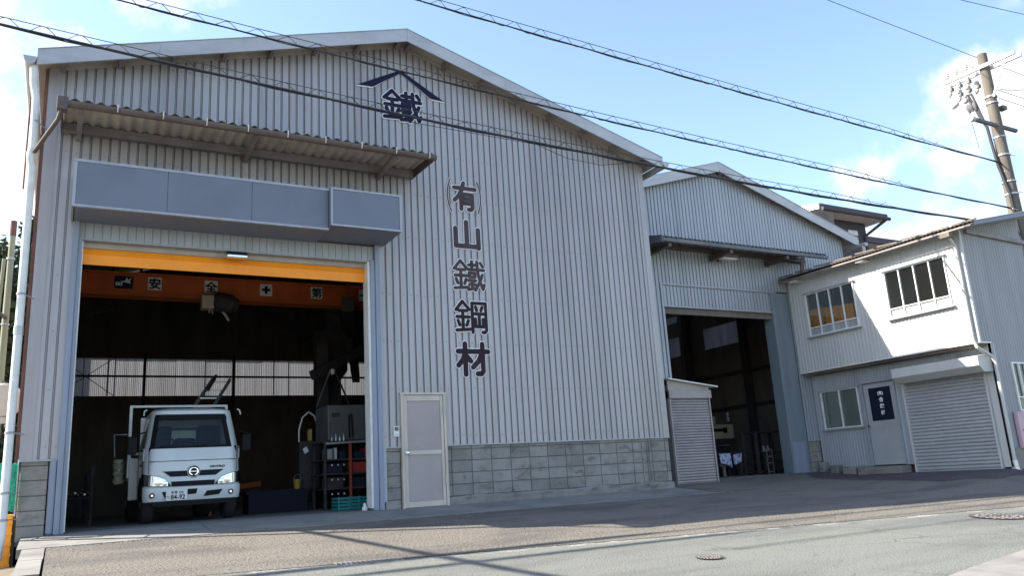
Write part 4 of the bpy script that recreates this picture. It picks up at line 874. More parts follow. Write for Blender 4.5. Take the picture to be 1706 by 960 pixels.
for z in (3.2, 5.0, 6.9): MB().tube([(-1.6, 26, z), (-1.6, 26, z + .05)], .108, 12).build('pole_band', 'steel', lp_)
l2 = thing('support_pole', 'thin green pole standing beside the brown capped pole', 'pole', (-1.95, 26.4, -1.0)); MB().tube([(-1.95, 26.4, -1.2), (-1.78, 26.3, 7.0)], [.055, .045], 8).build('pole_shaft', 'poleg', l2, smooth=True)
tm = thing('traffic_mirror', 'cream round disc on a thin post beyond the left downpipe', 'mirror', (-.95, 16.6, -1.0))
MB().tube([(-.98, 16.6, -1.2), (-.98, 16.6, 2.2)], .03, 8).build('mirror_post', 'tank', tm, smooth=True); MB().lathe((-.95, 16.52, 1.85), (-.95, 16.62, 1.85), [(0, .27), (.4, .31), (1, .24)], 24).build('mirror_disc', 'cream', tm, smooth=True); box(-1.3, 16.5, 1.45, -.75, 16.56, 1.56).build('name_plate', 'cream', tm)
nn_ = thing('mesh_sheet', 'green mesh sheet hung behind the left downpipe', 'netting', (-.62, 13.25, 0)); mb = MB()
for i in range(9):
    for j in range(9): mb.v.append((-.80 + .29 * i / 8, 13.25 + .02 * sin(i * 2 + j), -.02 + .64 * j / 8))
for i in range(8):
    for j in range(8): a = i * 9 + j; mb.f.append((a, a + 9, a + 10, a + 1))
o = mb.build('mesh_cloth', 'net', nn_, recalc=False); md = o.modifiers.new('s', 'SOLIDIFY'); md.thickness = .01
MB().tube([(-.515, 13.24, -.1), (-.515, 13.24, .66)], .008, 5).build('net_pole', 'steel', nn_)
oc = thing('plastic_crate', 'orange plastic crate at the foot of the left downpipe', 'crate', (-.85, 13.5, -.85))
box(-1.1, 13.3, -.85, -.535, 13.75, -.07).build('crate_body', 'crateor', oc, bevel=.01)
for k in range(5): box(-1.11, 13.285, -.76 + .14 * k, -.53, 13.31, -.72 + .14 * k).build('crate_rib', 'crateor', oc)

# overhead lines: messenger wire, cable bundle and spiral hanger between
def interp(P, t):
    d = [0]
    for a, b in zip(P, P[1:]): d.append(d[-1] + (Vector(b) - Vector(a)).length)
    s = t * d[-1]
    for i in range(len(P) - 1):
        if s <= d[i + 1] or i == len(P) - 2:
            u = (s - d[i]) / (d[i + 1] - d[i]); return Vector(P[i]).lerp(Vector(P[i + 1]), u)
def smoothp(P, n):
    # quadratic fit of z over x along a straight plan line
    xs_ = [p[0] for p in P]; zs_ = [p[2] for p in P]; import numpy as np
    c = np.polyfit(xs_, zs_, 2); ya = np.polyfit(xs_, [p[1] for p in P], 1)
    return [(x, float(np.polyval(ya, x)), float(np.polyval(c, x))) for x in lin(P[0][0], P[-1][0], n)]
def spiral_cable(label, P, gap, amp, rc, end, pitch=.5, rm=.007, left=0):
    t = thing('overhead_cable', label, 'cable', P[0], 'overhead cables with spiral hangers')
    C = smoothp(P, 60); MB().tube(C, [max(rc, left * ss(-1.2, -2.6, x) if x < -1.2 else 0) for x, y, z in C], 6).build('cable_bundle', 'cable', t, smooth=True)  # unseen left stretch is thickened so its shadow shows on the road
    MB().tube([(x, y, z - rc * 1.3 + .012 * sin(x * 4)) for x, y, z in C], rc * .6, 5).build('cable_strand', 'cable', t)
    Mw = [(x, y, z + gap * min(1, max(.12, (end - x) / 2.5 + .3))) for x, y, z in C]; MB().tube(Mw, rm, 5).build('messenger_wire', 'hangwire', t)
    L_ = sum((Vector(b) - Vector(a)).length for a, b in zip(C, C[1:])); pts = []; n = int(L_ / pitch * 10)
    for i in range(n + 1):
        p = interp(C, i / n); 
        if p.x > end: break
        ph = i / 10 * 2 * pi + .5 * sin(i * .031) + .3 * sin(i * .117); q = p + Vector((.03 * sin(i * .05), amp * .5 * sin(ph), gap * .48 + gap * (.50 + .09 * sin(i * .083)) * cos(ph) - .01)); pts.append(q)
    MB().tube(pts, .0055, 4).build('spiral_hanger', 'cable', t)
spiral_cable('lowest thick cable crossing in front of the round emblem lettering', [(-9, 12.98, 7.75), (-1.14, 12.28, 6.75), (1.49, 12.05, 6.4), (4.4, 11.79, 6.11), (6.8, 11.57, 5.94), (9.84, 11.3, 5.74), (12.76, 11.03, 5.49), (15.81, 10.76, 5.39), (19.97, 10.39, 5.27)], .12, .11, .019, 15.8, left=.085)
spiral_cable('middle cable crossing the gable just below the ridge', [(-8, 12.7, 8.35), (.28, 12.02, 7.3), (2.07, 11.87, 7.12), (4.66, 11.65, 6.86), (6.45, 11.51, 6.7), (10.1, 11.2, 6.4), (14.64, 10.83, 6.03), (20.1, 10.37, 5.7)], .12, .11, .0125, 16.5, left=.06)
spiral_cable('highest cable crossing open sky above the tall workshop', [(-5, 12.28, 9.3), (5.01, 11.52, 8.23), (6.49, 11.41, 8.09), (12.61, 10.94, 7.47), (16.08, 10.68, 7.2), (18.03, 10.53, 7.04), (20.0, 10.39, 6.91)], .13, .11, .0135, 17.8)
def wire(label, pts, r=.008):
    C = []
    for i in range(21):
        t = i / 20; p = Vector(pts[0]).lerp(Vector(pts[1]), t); p.z -= pts[2] * 4 * t * (1 - t); C.append(p)
    o = MB().tube(C, r, 5).build('overhead_wire', 'cable', smooth=True); tag(o, label, 'wire', 'thin power wires')
wire('thin wire running past the top of the utility pole', ((5, 11.0, 11.1), (26, 11.0, 10.16), .05))
wire('thin high wire in the top right corner of the sky', ((24, 14, 15.1), (34, 14, 16.2), .05), .012)
wire('thin upper wire leaving the right side of the utility pole', ((20.2, 10.37, 8.98), (28, 10.25, 9.05), .1)); wire('thin lower wire leaving the right side of the utility pole', ((20.2, 10.37, 8.75), (28, 10.25, 8.75), .1))
wire('short dangling wire below the fuse cutouts', ((19.95, 10.9, 8.7), (20.1, 10.9, 7.5), 0), .006)
wire('curved jumper wire with dark clamps right of the utility pole', ((20.3, 10.2, 8.86), (23, 9.8, 9.5), .12), .01)
o = MB().tube([(4.7, 11.76, 6.0), (7.2, 11.53, 5.86), (7.8, 11.48, 5.66), (8.5, 11.41, 5.6), (9.4, 11.33, 5.75)], .006, 5).build('drooping_wire', 'cable', smooth=True); tag(o, 'slack thin wire sagging under the lowest overhead cable', 'wire')

t = thing('overhead_cable', 'dark cable from the brown capped pole, set out of view for its road shadow', 'cable', (-1.6, 25.9, 5.2))
MB().tube([(-1.6, 25.9, 5.2), (-2.6, 19, 4.85), (-3.15, 15, 5.0), (-3.3, 10.5, 5.6), (-3.5, 3, 7.0)], .055, 6).build('cable_bundle', 'cable', t, smooth=True)  # added mostly outside the view, widened to throw the diagonal road shadow
# crumbs of broken concrete and grit along the apron seam and the wall foot
mb = MB(); rg = random.Random(3)
for k in range(900):
    if k < 620: x = rg.uniform(-.1, 11.4); y = 12.02 + rg.gauss(0, .05); z = zg(x, y) + .004
    else: x = rg.uniform(6.0, 11); y = 13.2 - abs(rg.gauss(0, .08)); z = plane(y) + .006
    r = rg.uniform(.006, .018); a = rg.uniform(0, 6.28)
    mb.add([(x + r * cos(a), y + r * sin(a), z), (x + r * cos(a + 2.1), y + r * sin(a + 2.1), z), (x + r * cos(a + 4.2), y + r * sin(a + 4.2), z), (x, y, z + r * .9)], [(0, 1, 3), (1, 2, 3), (2, 0, 3)])
mb.build('grit', 'concrete', kind='stuff', recalc=False)
# manhole covers
def manhole(x, y, r, label):
    z = zg(x, y); t = thing('manhole_cover', label, 'manhole cover', (x, y, z)); sl_ = .0665
    def P(px, py, h): return (x + px, y + py, z + sl_ * py + h)
    def ring(r0, r1, h, n=32):
        mb = MB()
        for i in range(n):
            c, s_ = cos(2 * pi * i / n), sin(2 * pi * i / n); mb.v += [P(r0 * c, r0 * s_, h), P(r1 * c, r1 * s_, h)]
        for i in range(n): a = 2 * i; b_ = 2 * ((i + 1) % n); mb.f.append((a, a + 1, b_ + 1, b_))
        return mb
    mb = MB(); n = 32   # domed solid plate, rim ring round it
    mb.v = [P(0, 0, .012)] + [P(r * .88 * cos(2 * pi * q / n), r * .88 * sin(2 * pi * q / n), .010) for q in range(n)]; mb.f = [(0, 1 + q, 1 + (q + 1) % n) for q in range(n)]
    mb.build('cover_plate', 'iron', t, recalc=False); ring(r * .9, r, .014).build('cover_rim', 'iron', t, recalc=False)
    mb = MB()
    for rr, cnt in ((.25, 6), (.5, 12), (.72, 18)):
        for q in range(cnt):
            a = 2 * pi * q / cnt; cx, cy = rr * r * cos(a), rr * r * sin(a); e = r * .055
            mb.add([P(cx - e, cy - e, .010), P(cx + e, cy - e, .010), P(cx + e, cy + e, .010), P(cx - e, cy + e, .010), P(cx - e, cy - e, .016), P(cx + e, cy - e, .016), P(cx + e, cy + e, .016), P(cx - e, cy + e, .016)], [(4, 5, 6, 7), (0, 1, 5, 4), (1, 2, 6, 5), (2, 3, 7, 6), (3, 0, 4, 7)])
    mb.build('raised_tread', 'purlin', t, kind='stuff', recalc=False)
manhole(5.64, 6.38, .14, 'small round iron cover set in the sunny road')
manhole(10.77, 6.54, .36, 'large round iron cover near the right end of the road')
# slotted drain grate along the edge line
gt = thing('drain_grate', 'narrow slotted drain grate beside the worn white line', 'drain', (2.8, 8.4, -.75))
for k in range(14):
    x = 2.5 + k * .05; y = edge(x) + .02; box(x, y - .06, zg(x, y) - .02, x + .03, y + .06, zg(x, y) + .012).build('grate_bar', 'purlin', gt)

# ------------------------------------------------------------------ truck (local metres: x to the right, y backwards, z up from the floor)
TX, TY, TZ = 1.97, 14.8, -.372
tk = thing('truck', 'white flatbed truck parked nose out in the wide doorway', 'truck', (TX, TY, TZ))
TM = Matrix.Translation((TX, TY, TZ))
class TB(MB):
    def build(s, name, m, parent=tk, **k):
        s.v = [(x + TX, y + TY, z + TZ) for x, y, z in s.v]; return MB.build(s, name, m, parent, **k)
# cab shell from rounded rings
ringz = [(.36, .03, .735, .12), (.42, .0, .76, .14), (.58, .0, .765, .14), (.60, .012, .765, .16), (.80, .01, .766, .19), (1.0, .025, .763, .21), (1.21, .055, .757, .22), (1.235, .065, .752, .22), (1.50, .17, .715, .22), (1.76, .265, .675, .22), (1.80, .265, .668, .22), (1.865, .275, .652, .23), (1.905, .36, .61, .25), (1.925, .52, .52, .26)]
YB = 1.5; NA = 4
def ring(z, yf, w, r):
    L_ = [(-w, y) for y in (YB, 1.25, 1.05, .62, yf + r)]
    L_ += [(-w + r - r * cos(pi / 2 * i / NA), yf + r - r * sin(pi / 2 * i / NA)) for i in range(1, NA + 1)]
    L_ += [(-w + r + (2 * w - 2 * r) * i / 6, yf + .012 * 0) for i in range(1, 6)]
    L_ += [(w - r + r * sin(pi / 2 * i / NA), yf + r - r * cos(pi / 2 * i / NA)) for i in range(0, NA)]
    L_ += [(w, y) for y in (yf + r, .62, 1.05, 1.25, YB)]
    return [(x, y, z) for x, y in L_]
rings = [ring(*q) for q in ringz]; n = len(rings[0])
body = TB(); ws_g = TB(); sg = {-1: TB(), 1: TB()}
for rg in rings: body.v += rg
fr0, fr1 = 4 + NA - 2, n - 5 - NA + 1
for i in range(len(rings) - 1):
    for j in range(n - 1):
        q = (i * n + j, i * n + j + 1, (i + 1) * n + j + 1, (i + 1) * n + j)
        if 7 <= i <= 8 and fr0 <= j < fr1: ws_g.add([rings[i][j], rings[i][j + 1], rings[i + 1][j + 1], rings[i + 1][j]], [(0, 1, 2, 3)]); continue
        if 7 <= i <= 8 and (j in (2, 3)): sg[-1].add([rings[i][j], rings[i][j + 1], rings[i + 1][j + 1], rings[i + 1][j]], [(0, 1, 2, 3)]); continue
        if 7 <= i <= 8 and (n - 2 - j in (2, 3)): sg[1].add([rings[i][j], rings[i][j + 1], rings[i + 1][j + 1], rings[i + 1][j]], [(0, 1, 2, 3)]); continue
        body.f.append(q)
body.f.append(tuple((len(rings) - 1) * n + j for j in range(n)))
body.build('cab', 'truck', smooth=True, recalc=False)
ws_g.build('windscreen', 'windscreen', smooth=True, recalc=False); sg[-1].build('side_window', 'windscreen', recalc=False); sg[1].build('side_window', 'windscreen', recalc=False)
# dark windscreen surround (rubber and top shade band)
mb = TB()
for i in (7, 8):
    for j in (fr0, fr1 - 1):
        a, b, c, d = rings[i][j], rings[i][j + 1], rings[i + 1][j + 1], rings[i + 1][j]; mb.add([(p[0], p[1] - .004, p[2]) for p in (a, b, c, d)], [(0, 1, 2, 3)])
for i in (6, 9):
    for j in range(fr0, fr1):
        a, b, c, d = rings[i][j], rings[i][j + 1], rings[i + 1][j + 1], rings[i + 1][j]; mb.add([(p[0], p[1] - .004, p[2]) for p in (a, b, c, d)], [(0, 1, 2, 3)])
mb.build('windscreen_seal', 'black', recalc=False)
mb = TB().prism([(.262, 1.70), (.235, 1.70), (.255, 1.765), (.275, 1.765)], 'x', -.55, .55); mb.build('shade_band', 'black')
# rear cab wall with window, seats, dashboard
TB().box(-.74, 1.42, .5, .74, 1.46, 1.33).box(-.74, 1.42, 1.33, -.36, 1.46, 1.85).box(.36, 1.42, 1.33, .74, 1.46, 1.85).box(-.36, 1.42, 1.66, .36, 1.46, 1.85).build('cab_rear_wall', 'truck')
TB().box(-.36, 1.435, 1.33, .36, 1.44, 1.66).build('rear_window', 'glass')
TB().prism([(.12, 1.0), (.10, 1.22), (.22, 1.27), (.5, 1.22), (.55, 1.0)], 'x', -.70, .70).build('dashboard', 'black')
for x in (-.42, .42):
    TB().prism([(.8, 1.0), (.8, 1.1), (1.2, 1.08), (1.25, 1.0)], 'x', x - .24, x + .24).prism([(1.15, 1.05), (1.25, 1.68), (1.36, 1.68), (1.32, 1.05)], 'x', x - .19, x + .19).build('seat', 'seat', bevel=.05)
TB().prism([(1.15, 1.05), (1.25, 1.46), (1.36, 1.46), (1.32, 1.05)], 'x', -.18, .18).build('seat', 'seat', bevel=.04)
mb = TB(); mb.tube([(-.38 + .19 * cos(t), .62 - .09 * sin(t), 1.27 + .13 * sin(t)) for t in [2 * pi * i / 20 for i in range(21)]], .016, 6); mb.build('steering_wheel', 'black', smooth=True)
# front panel seams
TB().bar((-.7, .024, 1.0), (.7, .024, 1.0), .02, .008).bar((-.7, .03, 1.2), (-.7, .012, .80), .008, .02).bar((.7, .03, 1.2), (.7, .012, .80), .008, .02).build('panel_seam', 'black')
for x0, x1 in ((-.55, -.30), (.0, .28)):
    TB().tube([(x0, .055, 1.22), (x0 + .05, .06, 1.245)], .014, 6).bar((x0 + .03, .058, 1.238), (x1, .085, 1.262), .014, .02).build('wiper', 'black')
# grilles, emblem, bumper, lamps
gr = TB().prism([(-.48, .832), (.48, .832), (.355, .742), (-.355, .742)], 'y', -.004, .03).build('upper_grille', 'bluebin')
for k in range(2): TB().box(-.40 + .03 * (1 - k), -.012, .765 + .03 * k, .40 - .03 * (1 - k), -.005, .772 + .03 * k).build('grille_bar', 'black', gr)
g2 = TB().prism([(-.345, .662), (.345, .662), (.335, .578), (-.335, .578)], 'y', -.006, .03).build('lower_grille', 'black')
TB().box(-.335, -.014, .612, .335, -.007, .625).build('grille_bar', 'bluebin', g2)
TB().lathe((0, .03, .815), (0, -.012, .815), [(0, .105), (.8, .105), (1, .10)], 24).build('emblem_boss', 'truck', smooth=True)
TB().lathe((0, .03, .815), (0, -.016, .815), [(0, .094), (.9, .094), (1, .09)], 24).build('emblem_base', 'bluebin', smooth=True)
mb = TB()
for i in range(28):   # emblem: open ring with a bar
    t0, t1 = 2 * pi * i / 28, 2 * pi * (i + 1) / 28
    if abs((t0 + t1) / 2 - 1.5 * pi) < .33: continue
    w0 = .010 + .012 * abs(cos(t0)); w1 = .010 + .012 * abs(cos(t1))
    A = [(.078 * cos(t0), .066 * sin(t0)), (.078 * cos(t1), .066 * sin(t1)), ((.078 - w1) * cos(t1), (.066 - w1 * .8) * sin(t1)), ((.078 - w0) * cos(t0), (.066 - w0 * .8) * sin(t0))]
    mb.prism([(a, .815 + b) for a, b in A], 'y', -.026, -.015)
mb.prism([(-.064, .819), (.064, .819), (.064, .809), (-.064, .809)], 'y', -.025, -.0155); mb.build('emblem', 'chrome')
mb = TB(); BZ = [(.335, .07, .73, .13), (.35, .0, .765, .14), (.44, -.035, .775, .15), (.565, -.035, .775, .15), (.582, .0, .772, .14)]
br = [ring(*q) for q in BZ]
for rg in br: mb.v += [p for p in rg[4:n - 4]]
k = n - 8
for i in range(len(br) - 1):
    for j in range(k - 1): mb.f.append((i * k + j, i * k + j + 1, (i + 1) * k + j + 1, (i + 1) * k + j))
bp_ = mb.build('bumper', 'truck', smooth=True, recalc=False)
for pl in ([(-.49, .50), (-.42, .50), (-.42, .40), (-.44, .40)], [(-.09, .53), (.065, .53), (.045, .445), (-.09, .44)], [(.165, .40), (.215, .485), (.47, .50), (.41, .415)]): TB().prism(pl, 'y', -.040, -.03).build('bumper_vent', 'black', bp_)
for x in (-.635, .60):
    TB().lathe((x, -.02, .45), (x, -.048, .45), [(0, .042), (.8, .042), (1, .036)], 16).build('fog_lamp', 'black', bp_, smooth=True); TB().lathe((x, -.045, .45), (x, -.054, .45), [(0, .026), (1, .02)], 12).build('fog_lens', 'chrome', bp_, smooth=True)
pt = TB().box(-.425, -.058, .355, -.095, -.042, .515).build('number_plate', 'leafdot', bevel=.004)
text('plate_number', '84-92', .105, 'dark', pt, TM @ at(-.24, -.060, .408) @ FACE_Y, off=.0025, scale=(.92, 1.05)); text('plate_region', '岐阜 100', .05, 'dark', pt, TM @ at(-.25, -.060, .485) @ FACE_Y, off=.001); text('plate_kana', 'な', .05, 'dark', pt, TM @ at(-.39, -.060, .41) @ FACE_Y)
sh_ = Matrix(((1, .25, 0, 0), (0, 1, 0, 0), (0, 0, 1, 0), (0, 0, 0, 1)))
text('model_lettering', 'DUTRO', .055, 'dark', tk, TM @ at(.385, .008, .885) @ FACE_Y @ sh_, off=.003, scale=(1.25, .8))
for s in (-1, 1):
    HC = [(.345, .011, 0, .585, .597), (.395, .011, 0, .585, .655), (.45, .011, 0, .587, .715), (.53, .011, 0, .59, .748), (.59, .011, 0, .592, .765)]
    HC += [(.59 + .176 * sin(a), .187 - .176 * cos(a), a, .592 + .02 * a / 1.5, .765 + .045 * a / 1.5) for a in (.35, .7, 1.05, 1.4, 1.57)] + [(.766, .27, 1.57, .62, .80)]
    def strip(cols, d, m_, nm, par, zi=0):
        mb = TB()
        for x, y, a, z0_, z1_ in cols: mb.v += [(s * (x + d * sin(a)), y - d * cos(a), z0_ + zi), (s * (x + d * sin(a)), y - d * cos(a), z1_ - zi)]
        for q in range(len(cols) - 1): mb.f.append((2 * q, 2 * q + 2, 2 * q + 3, 2 * q + 1) if s > 0 else (2 * q, 2 * q + 1, 2 * q + 3, 2 * q + 2))
        return mb.build(nm, m_, par, recalc=False, smooth=True)
    hl = strip(HC, .014, 'black', 'headlight', tk)
    strip(HC[1:8], .017, 'chrome', 'reflector', hl, .008)
    for cx, cz, rr in ((.445, .638, .040), (.545, .662, .062)): TB().lathe((s * cx, -.018, cz), (s * cx, -.030, cz), [(0, rr), (.6, rr), (1, rr * .5)], 14).build('bulb_bowl', 'chrome', hl, smooth=True)
    for k in range(3): TB().bar((s * (.645 + .022 * k), -.006 + .016 * k, .605), (s * (.635 + .024 * k), -.01 + .016 * k, .76), .008, .004).build('lamp_fin', 'leafdot', hl)
    strip(HC[1:10], .036, 'lens', 'lamp_glass', hl, .004)
    # mirrors and arms
    mx_ = -.965 if s < 0 else .86
    TB().box(mx_ - .075, -.03, 1.12, mx_ + .075, .03, 1.42).build('mirror', 'black', bevel=.03); TB().tube([(mx_, .02, 1.44), (s * .74, .22, 1.50)], .012, 6).tube([(mx_, .02, 1.16), (s * .76, .22, 1.20)], .012, 6).build('mirror_arm', 'black', smooth=True)
    TB().box(s * .768 - .012, .62, .95, s * .768 + .012, .78, .985).build('door_handle', 'black')
    TB().bar((s * .768, .34, .45), (s * .768, .34, 1.2), .006, .012).bar((s * .768, 1.2, .45), (s * .768, 1.2, 1.2), .006, .012).build('door_seam', 'black')
    TB().prism([(.20, 1.02), (.20, 1.22), (.36, 1.24), (.36, 1.02)], 'x', s * .755, s * .775).build('corner_panel', 'truck', bevel=.01)
    # wheels
    def wheel(x, y, w):
        wl = TB().lathe((x - w / 2, y, .36), (x + w / 2, y, .36), [(0, .20), (0.02, .33), (.15, .36), (.85, .36), (.98, .33), (1, .20)], 22).build('wheel', 'rubber', smooth=True)
        TB().lathe((x + s * (w / 2 - .02), y, .36), (x + s * (w / 2 + .01), y, .36), [(0, .2), (.5, .19), (.6, .12), (1, .07)], 16).build('rim', 'steel', wl, smooth=True)
    wheel(s * .66, .62, .2); wheel(s * .62, 3.1, .38)
    TB().prism([(.22, .36), (.22, .62), (.36, .76), (.88, .76), (1.02, .62), (1.02, .36)], 'x', s * .755, s * .772).build('wheel_arch', 'black')
    TB().tube([(s * .74, .30, 1.88), (s * .78, .28, 1.86), (s * .79, .24, 1.78)], .012, 6).build('roof_rail', 'truck')
TB().box(-.62, .1, .30, .62, 4.4, .34).box(-.35, .3, .34, -.25, 4.5, .62).box(.25, .3, .34, .35, 4.5, .62).box(-.62, .45, .26, .62, .55, .36).build('chassis', 'dark')
TB().box(-.62, -.01, .27, .62, .02, .34).build('front_apron', 'black')
TB().box(-.88, 1.62, .74, .86, 4.6, .82).build('bed_floor', 'truck'); 
for x in (-.88, .84): TB().box(x, 1.7, .82, x + .03, 4.6, 1.16).build('bed_side_gate', 'truck', bevel=.008)
TB().box(-.85, 4.57, .82, .84, 4.6, 1.16).build('tail_gate', 'truck')
TB().box(-.89, 1.58, .40, -.72, 1.70, 1.14).build('bed_corner_panel', 'truck', bevel=.01); TB().box(.70, 1.58, .55, .86, 1.68, 1.14).build('bed_corner_panel', 'truck', bevel=.01)
TB().box(-.92, 1.62, 2.06, .80, 1.66, 2.10).box(-.92, 1.62, .8, -.87, 1.66, 2.06).box(.75, 1.62, .8, .80, 1.66, 2.06).box(-.87, 1.63, 1.2, .75, 1.66, 1.24).build('headboard_frame', 'truck')
TB().tube([(-1.1, 2.2, 1.2), (-1.12, 2.3, 1.62), (-.9, 2.3, 1.62)], .015, 6).build('stake_frame', 'steel')
tp = thing('rolled_tarpaulin', 'pale yellow bundled tarpaulin hanging on the side of the truck bed', 'tarpaulin', (1.0, 17.2, .75))
mb = MB()
pr = []
for i in range(11):
    z = .36 + .42 * i / 10; pr.append((i / 10, .085 + .02 * sin(i * 1.9) + (.02 if i in (2, 6, 9) else 0)))
mb.lathe((.97, 17.3, .34), (.95, 17.3, .80), pr, 12).build('tarp_roll', 'tarp', tp, smooth=True)
for z in (.42, .58, .72): MB().lathe((.965, 17.3, z), (.965, 17.3, z + .02), [(0, .108), (1, .108)], 12).build('tarp_strap', 'steel', tp)
ld = thing('ladder', 'aluminium ladder propped up over the white truck', 'ladder', (2.45, 17.0, 1.9))
A0, A1, T = Vector((2.20, 17.0, 1.70)), Vector((2.56, 17.0, 1.70)), Vector((.50, .9, .72))
for P0 in (A0, A1): MB().bar(P0, P0 + T, .03, .07).build('ladder_rail', 'steel', ld)
for k in range(4): MB().bar(A0 + T * (.08 + .28 * k), A1 + T * (.08 + .28 * k), .035, .03).build('rung', 'steel', ld)
MB().bar(A0 + Vector((.32, .3, .42)), A0 + Vector((.55, .75, .78)), .05, .05).build('ladder_stay', 'dark', ld)

# ------------------------------------------------------------------ things inside the large workshop
F0 = -.372
rk = thing('drawer_rack', 'dark steel rack of drawers with orange post under the grey tank', 'rack', (5.0, 16.1, F0))
for x in (4.5, 5.42):
    for y in (15.8, 16.6): box(x - .025, y - .025, F0, x + .025, y + .025, .95).build('rack_post', 'dark', rk)
box(4.98, 15.77, F0, 5.03, 15.81, .93).build('rack_post', 'redorange', rk)
for z in (.0, .28, .55, .90): box(4.45, 15.78, z, 5.47, 16.62, z + .03).build('rack_shelf', 'dark', rk)
MB().bar((4.5, 15.74, .88), (5.5, 15.74, .91), .03, .04).build('rack_rail', 'steel', rk)
its = [(4.56, .58, .10, .2, 'steel'), (4.70, .58, .05, .22, 'porcelain'), (4.80, .58, .12, .16, 'bluebin'), (5.1, .58, .2, .14, 'bluebin'), (5.32, .58, .1, .2, 'red'), (4.55, .31, .3, .18, 'bluebin'), (5.06, .31, .36, .2, 'red'), (4.55, .03, .32, .2, 'dark'), (5.05, .03, .36, .18, 'bluebin')]
BL = ['slim grey parts box on the upper rack shelf', 'thin pale parts box on the upper rack shelf', 'narrow navy parts box beside the thin pale one', 'broad navy parts box right of the orange post, upper shelf', 'slim red parts box at the right end of the upper shelf', 'navy labelled drawer box on the second shelf', 'wide red parts box on the second shelf right of the post', 'black labelled drawer box on the low shelf', 'wide navy parts box on the low shelf right of the post']
for (x, z, w_, h_, m_), lb in zip(its, BL): tag(origin(box(x, 15.82, z, x + w_, 16.2, z + h_).build('parts_box', m_, bevel=.006), (x, 15.82, z)), lb, 'box', 'boxes on the drawer rack')
for z in (.45, .17, -.1):
    for k in range(3): box(4.62 + .12 * k, 15.765, z, 4.645 + .12 * k, 15.779, z + .03).build('drawer_label', 'white', rk)
tn = thing('machine_tank', 'grey steel tank standing on the drawer rack in the workshop', 'tank', (5.0, 16.4, .95))
box(4.62, 16.0, .95, 5.44, 16.9, 1.66).build('tank_body', 'tank', tn, bevel=.02); box(4.70, 15.985, 1.42, 4.86, 16.0, 1.5).build('tank_label', 'dark', tn); MB().tube([(5.05, 15.97, 1.0), (5.05, 15.97, 1.45), (5.1, 15.97, 1.47), (5.12, 15.97, 1.0)], .014, 6).build('tank_handle', 'black', tn)
for i, x in enumerate((4.66, 4.74, 4.82, 4.90)): tag(origin(MB().lathe((x, 15.86, .93), (x, 15.86, 1.04 + .03 * (i % 2)), [(0, .022), (.6, .022), (.75, .008), (1, .008)], 8).build('spray_bottle', 'steel', smooth=True), (x, 15.86, .93)), ['leftmost', 'second from left', 'third from left', 'rightmost'][i] + ' of four small pale bottles on the rack top edge', 'bottle', 'small bottles on the rack top')
jb = thing('jib_crane', 'dark jib crane arm reaching forward beside the translucent band', 'crane', (5.3, 18.2, F0))
MB().bar((4.75, 17.6, 2.48), (6.2, 18.3, 3.25), .16, .2).build('jib_arm', 'dark', jb); box(5.05, 18.3, F0, 5.3, 18.5, 3.4).build('jib_post', 'dark', jb); MB().bar((5.15, 17.6, 2.6), (4.75, 17.3, 1.75), .02, .02).build('jib_stay', 'steel', jb); MB().bar((5.25, 17.6, 2.6), (5.5, 17.3, 1.75), .03, .03).build('jib_stay', 'dark', jb); MB().lathe((5.2, 17.6, 2.5), (5.2, 17.6, 2.62), [(0, .04), (1, .05)], 10).build('jib_lamp', 'white', jb)
hp = thing('hose_loop', 'pale grey hose bent in a loop left of the tank', 'hose', (4.5, 17, .98)); MB().tube([(4.30, 17, 1.0), (4.30, 17, 1.25), (4.37, 17, 1.5), (4.50, 17, 1.62), (4.62, 17, 1.54), (4.68, 17, 1.35), (4.69, 17, .98)], .022, 8).build('hose', 'steel', hp, smooth=True)
tag(origin(box(4.48, 16.95, 1.02, 4.56, 17.05, 1.26).build('small_carton', 'yellow', bevel=.005), (4.52, 17, 1.02)), 'small yellow carton inside the hose loop', 'carton')
wb = thing('workbench', 'low dark workbench between the truck and the drawer rack', 'bench', (3.9, 16.9, F0)); box(3.2, 16.7, .0, 4.45, 17.4, .06).build('bench_top', 'bluebin', wb); box(3.25, 16.72, F0, 4.4, 17.3, -.002).build('bench_body', 'bluebin', wb); box(4.28, 16.9, .06, 4.7, 17.3, 1.0).build('bench_cabinet', 'dark', wb)
bk = thing('bucket', 'small pale yellow bucket on the low dark workbench', 'bucket', (4.2, 16.75, .06)); MB().lathe((4.2, 16.75, .06), (4.2, 16.75, .25), [(0, .06), (1, .085)], 14).build('bucket_body', 'yellow', bk, smooth=True); MB().tube([(4.12, 16.75, .24), (4.16, 16.7, .34), (4.24, 16.7, .34), (4.28, 16.75, .24)], .006, 5).build('bucket_handle', 'steel', bk)
tag(origin(MB().prism([(4.34, .85), (4.42, .90), (4.47, .80), (4.39, .75)], 'y', 16.86, 16.875).build('paper_tag', 'leafdot'), (4.4, 16.87, .8)), 'tilted white paper tag below the hose loop', 'tag')
cb = thing('crate', 'teal plastic crate on the floor by the right door post', 'crate', (4.7, 14.6, F0))
for q in ((4.36, 14.5, 4.93, 14.53), (4.36, 14.87, 4.93, 14.9), (4.36, 14.53, 4.39, 14.87), (4.90, 14.53, 4.93, 14.87)):
    for k in range(4): box(q[0], q[1], F0 + .01 + k * .058, q[2], q[3], F0 + .05 + k * .058).build('crate_slat', 'teal', cb)
box(4.38, 14.52, F0, 4.91, 14.88, F0 + .012).build('crate_floor', 'teal', cb)
for x in (4.36, 4.55, 4.74, 4.9): box(x - .002, 14.485, F0, x + .03, 14.5, F0 + .235).build('crate_rib', 'teal', cb)
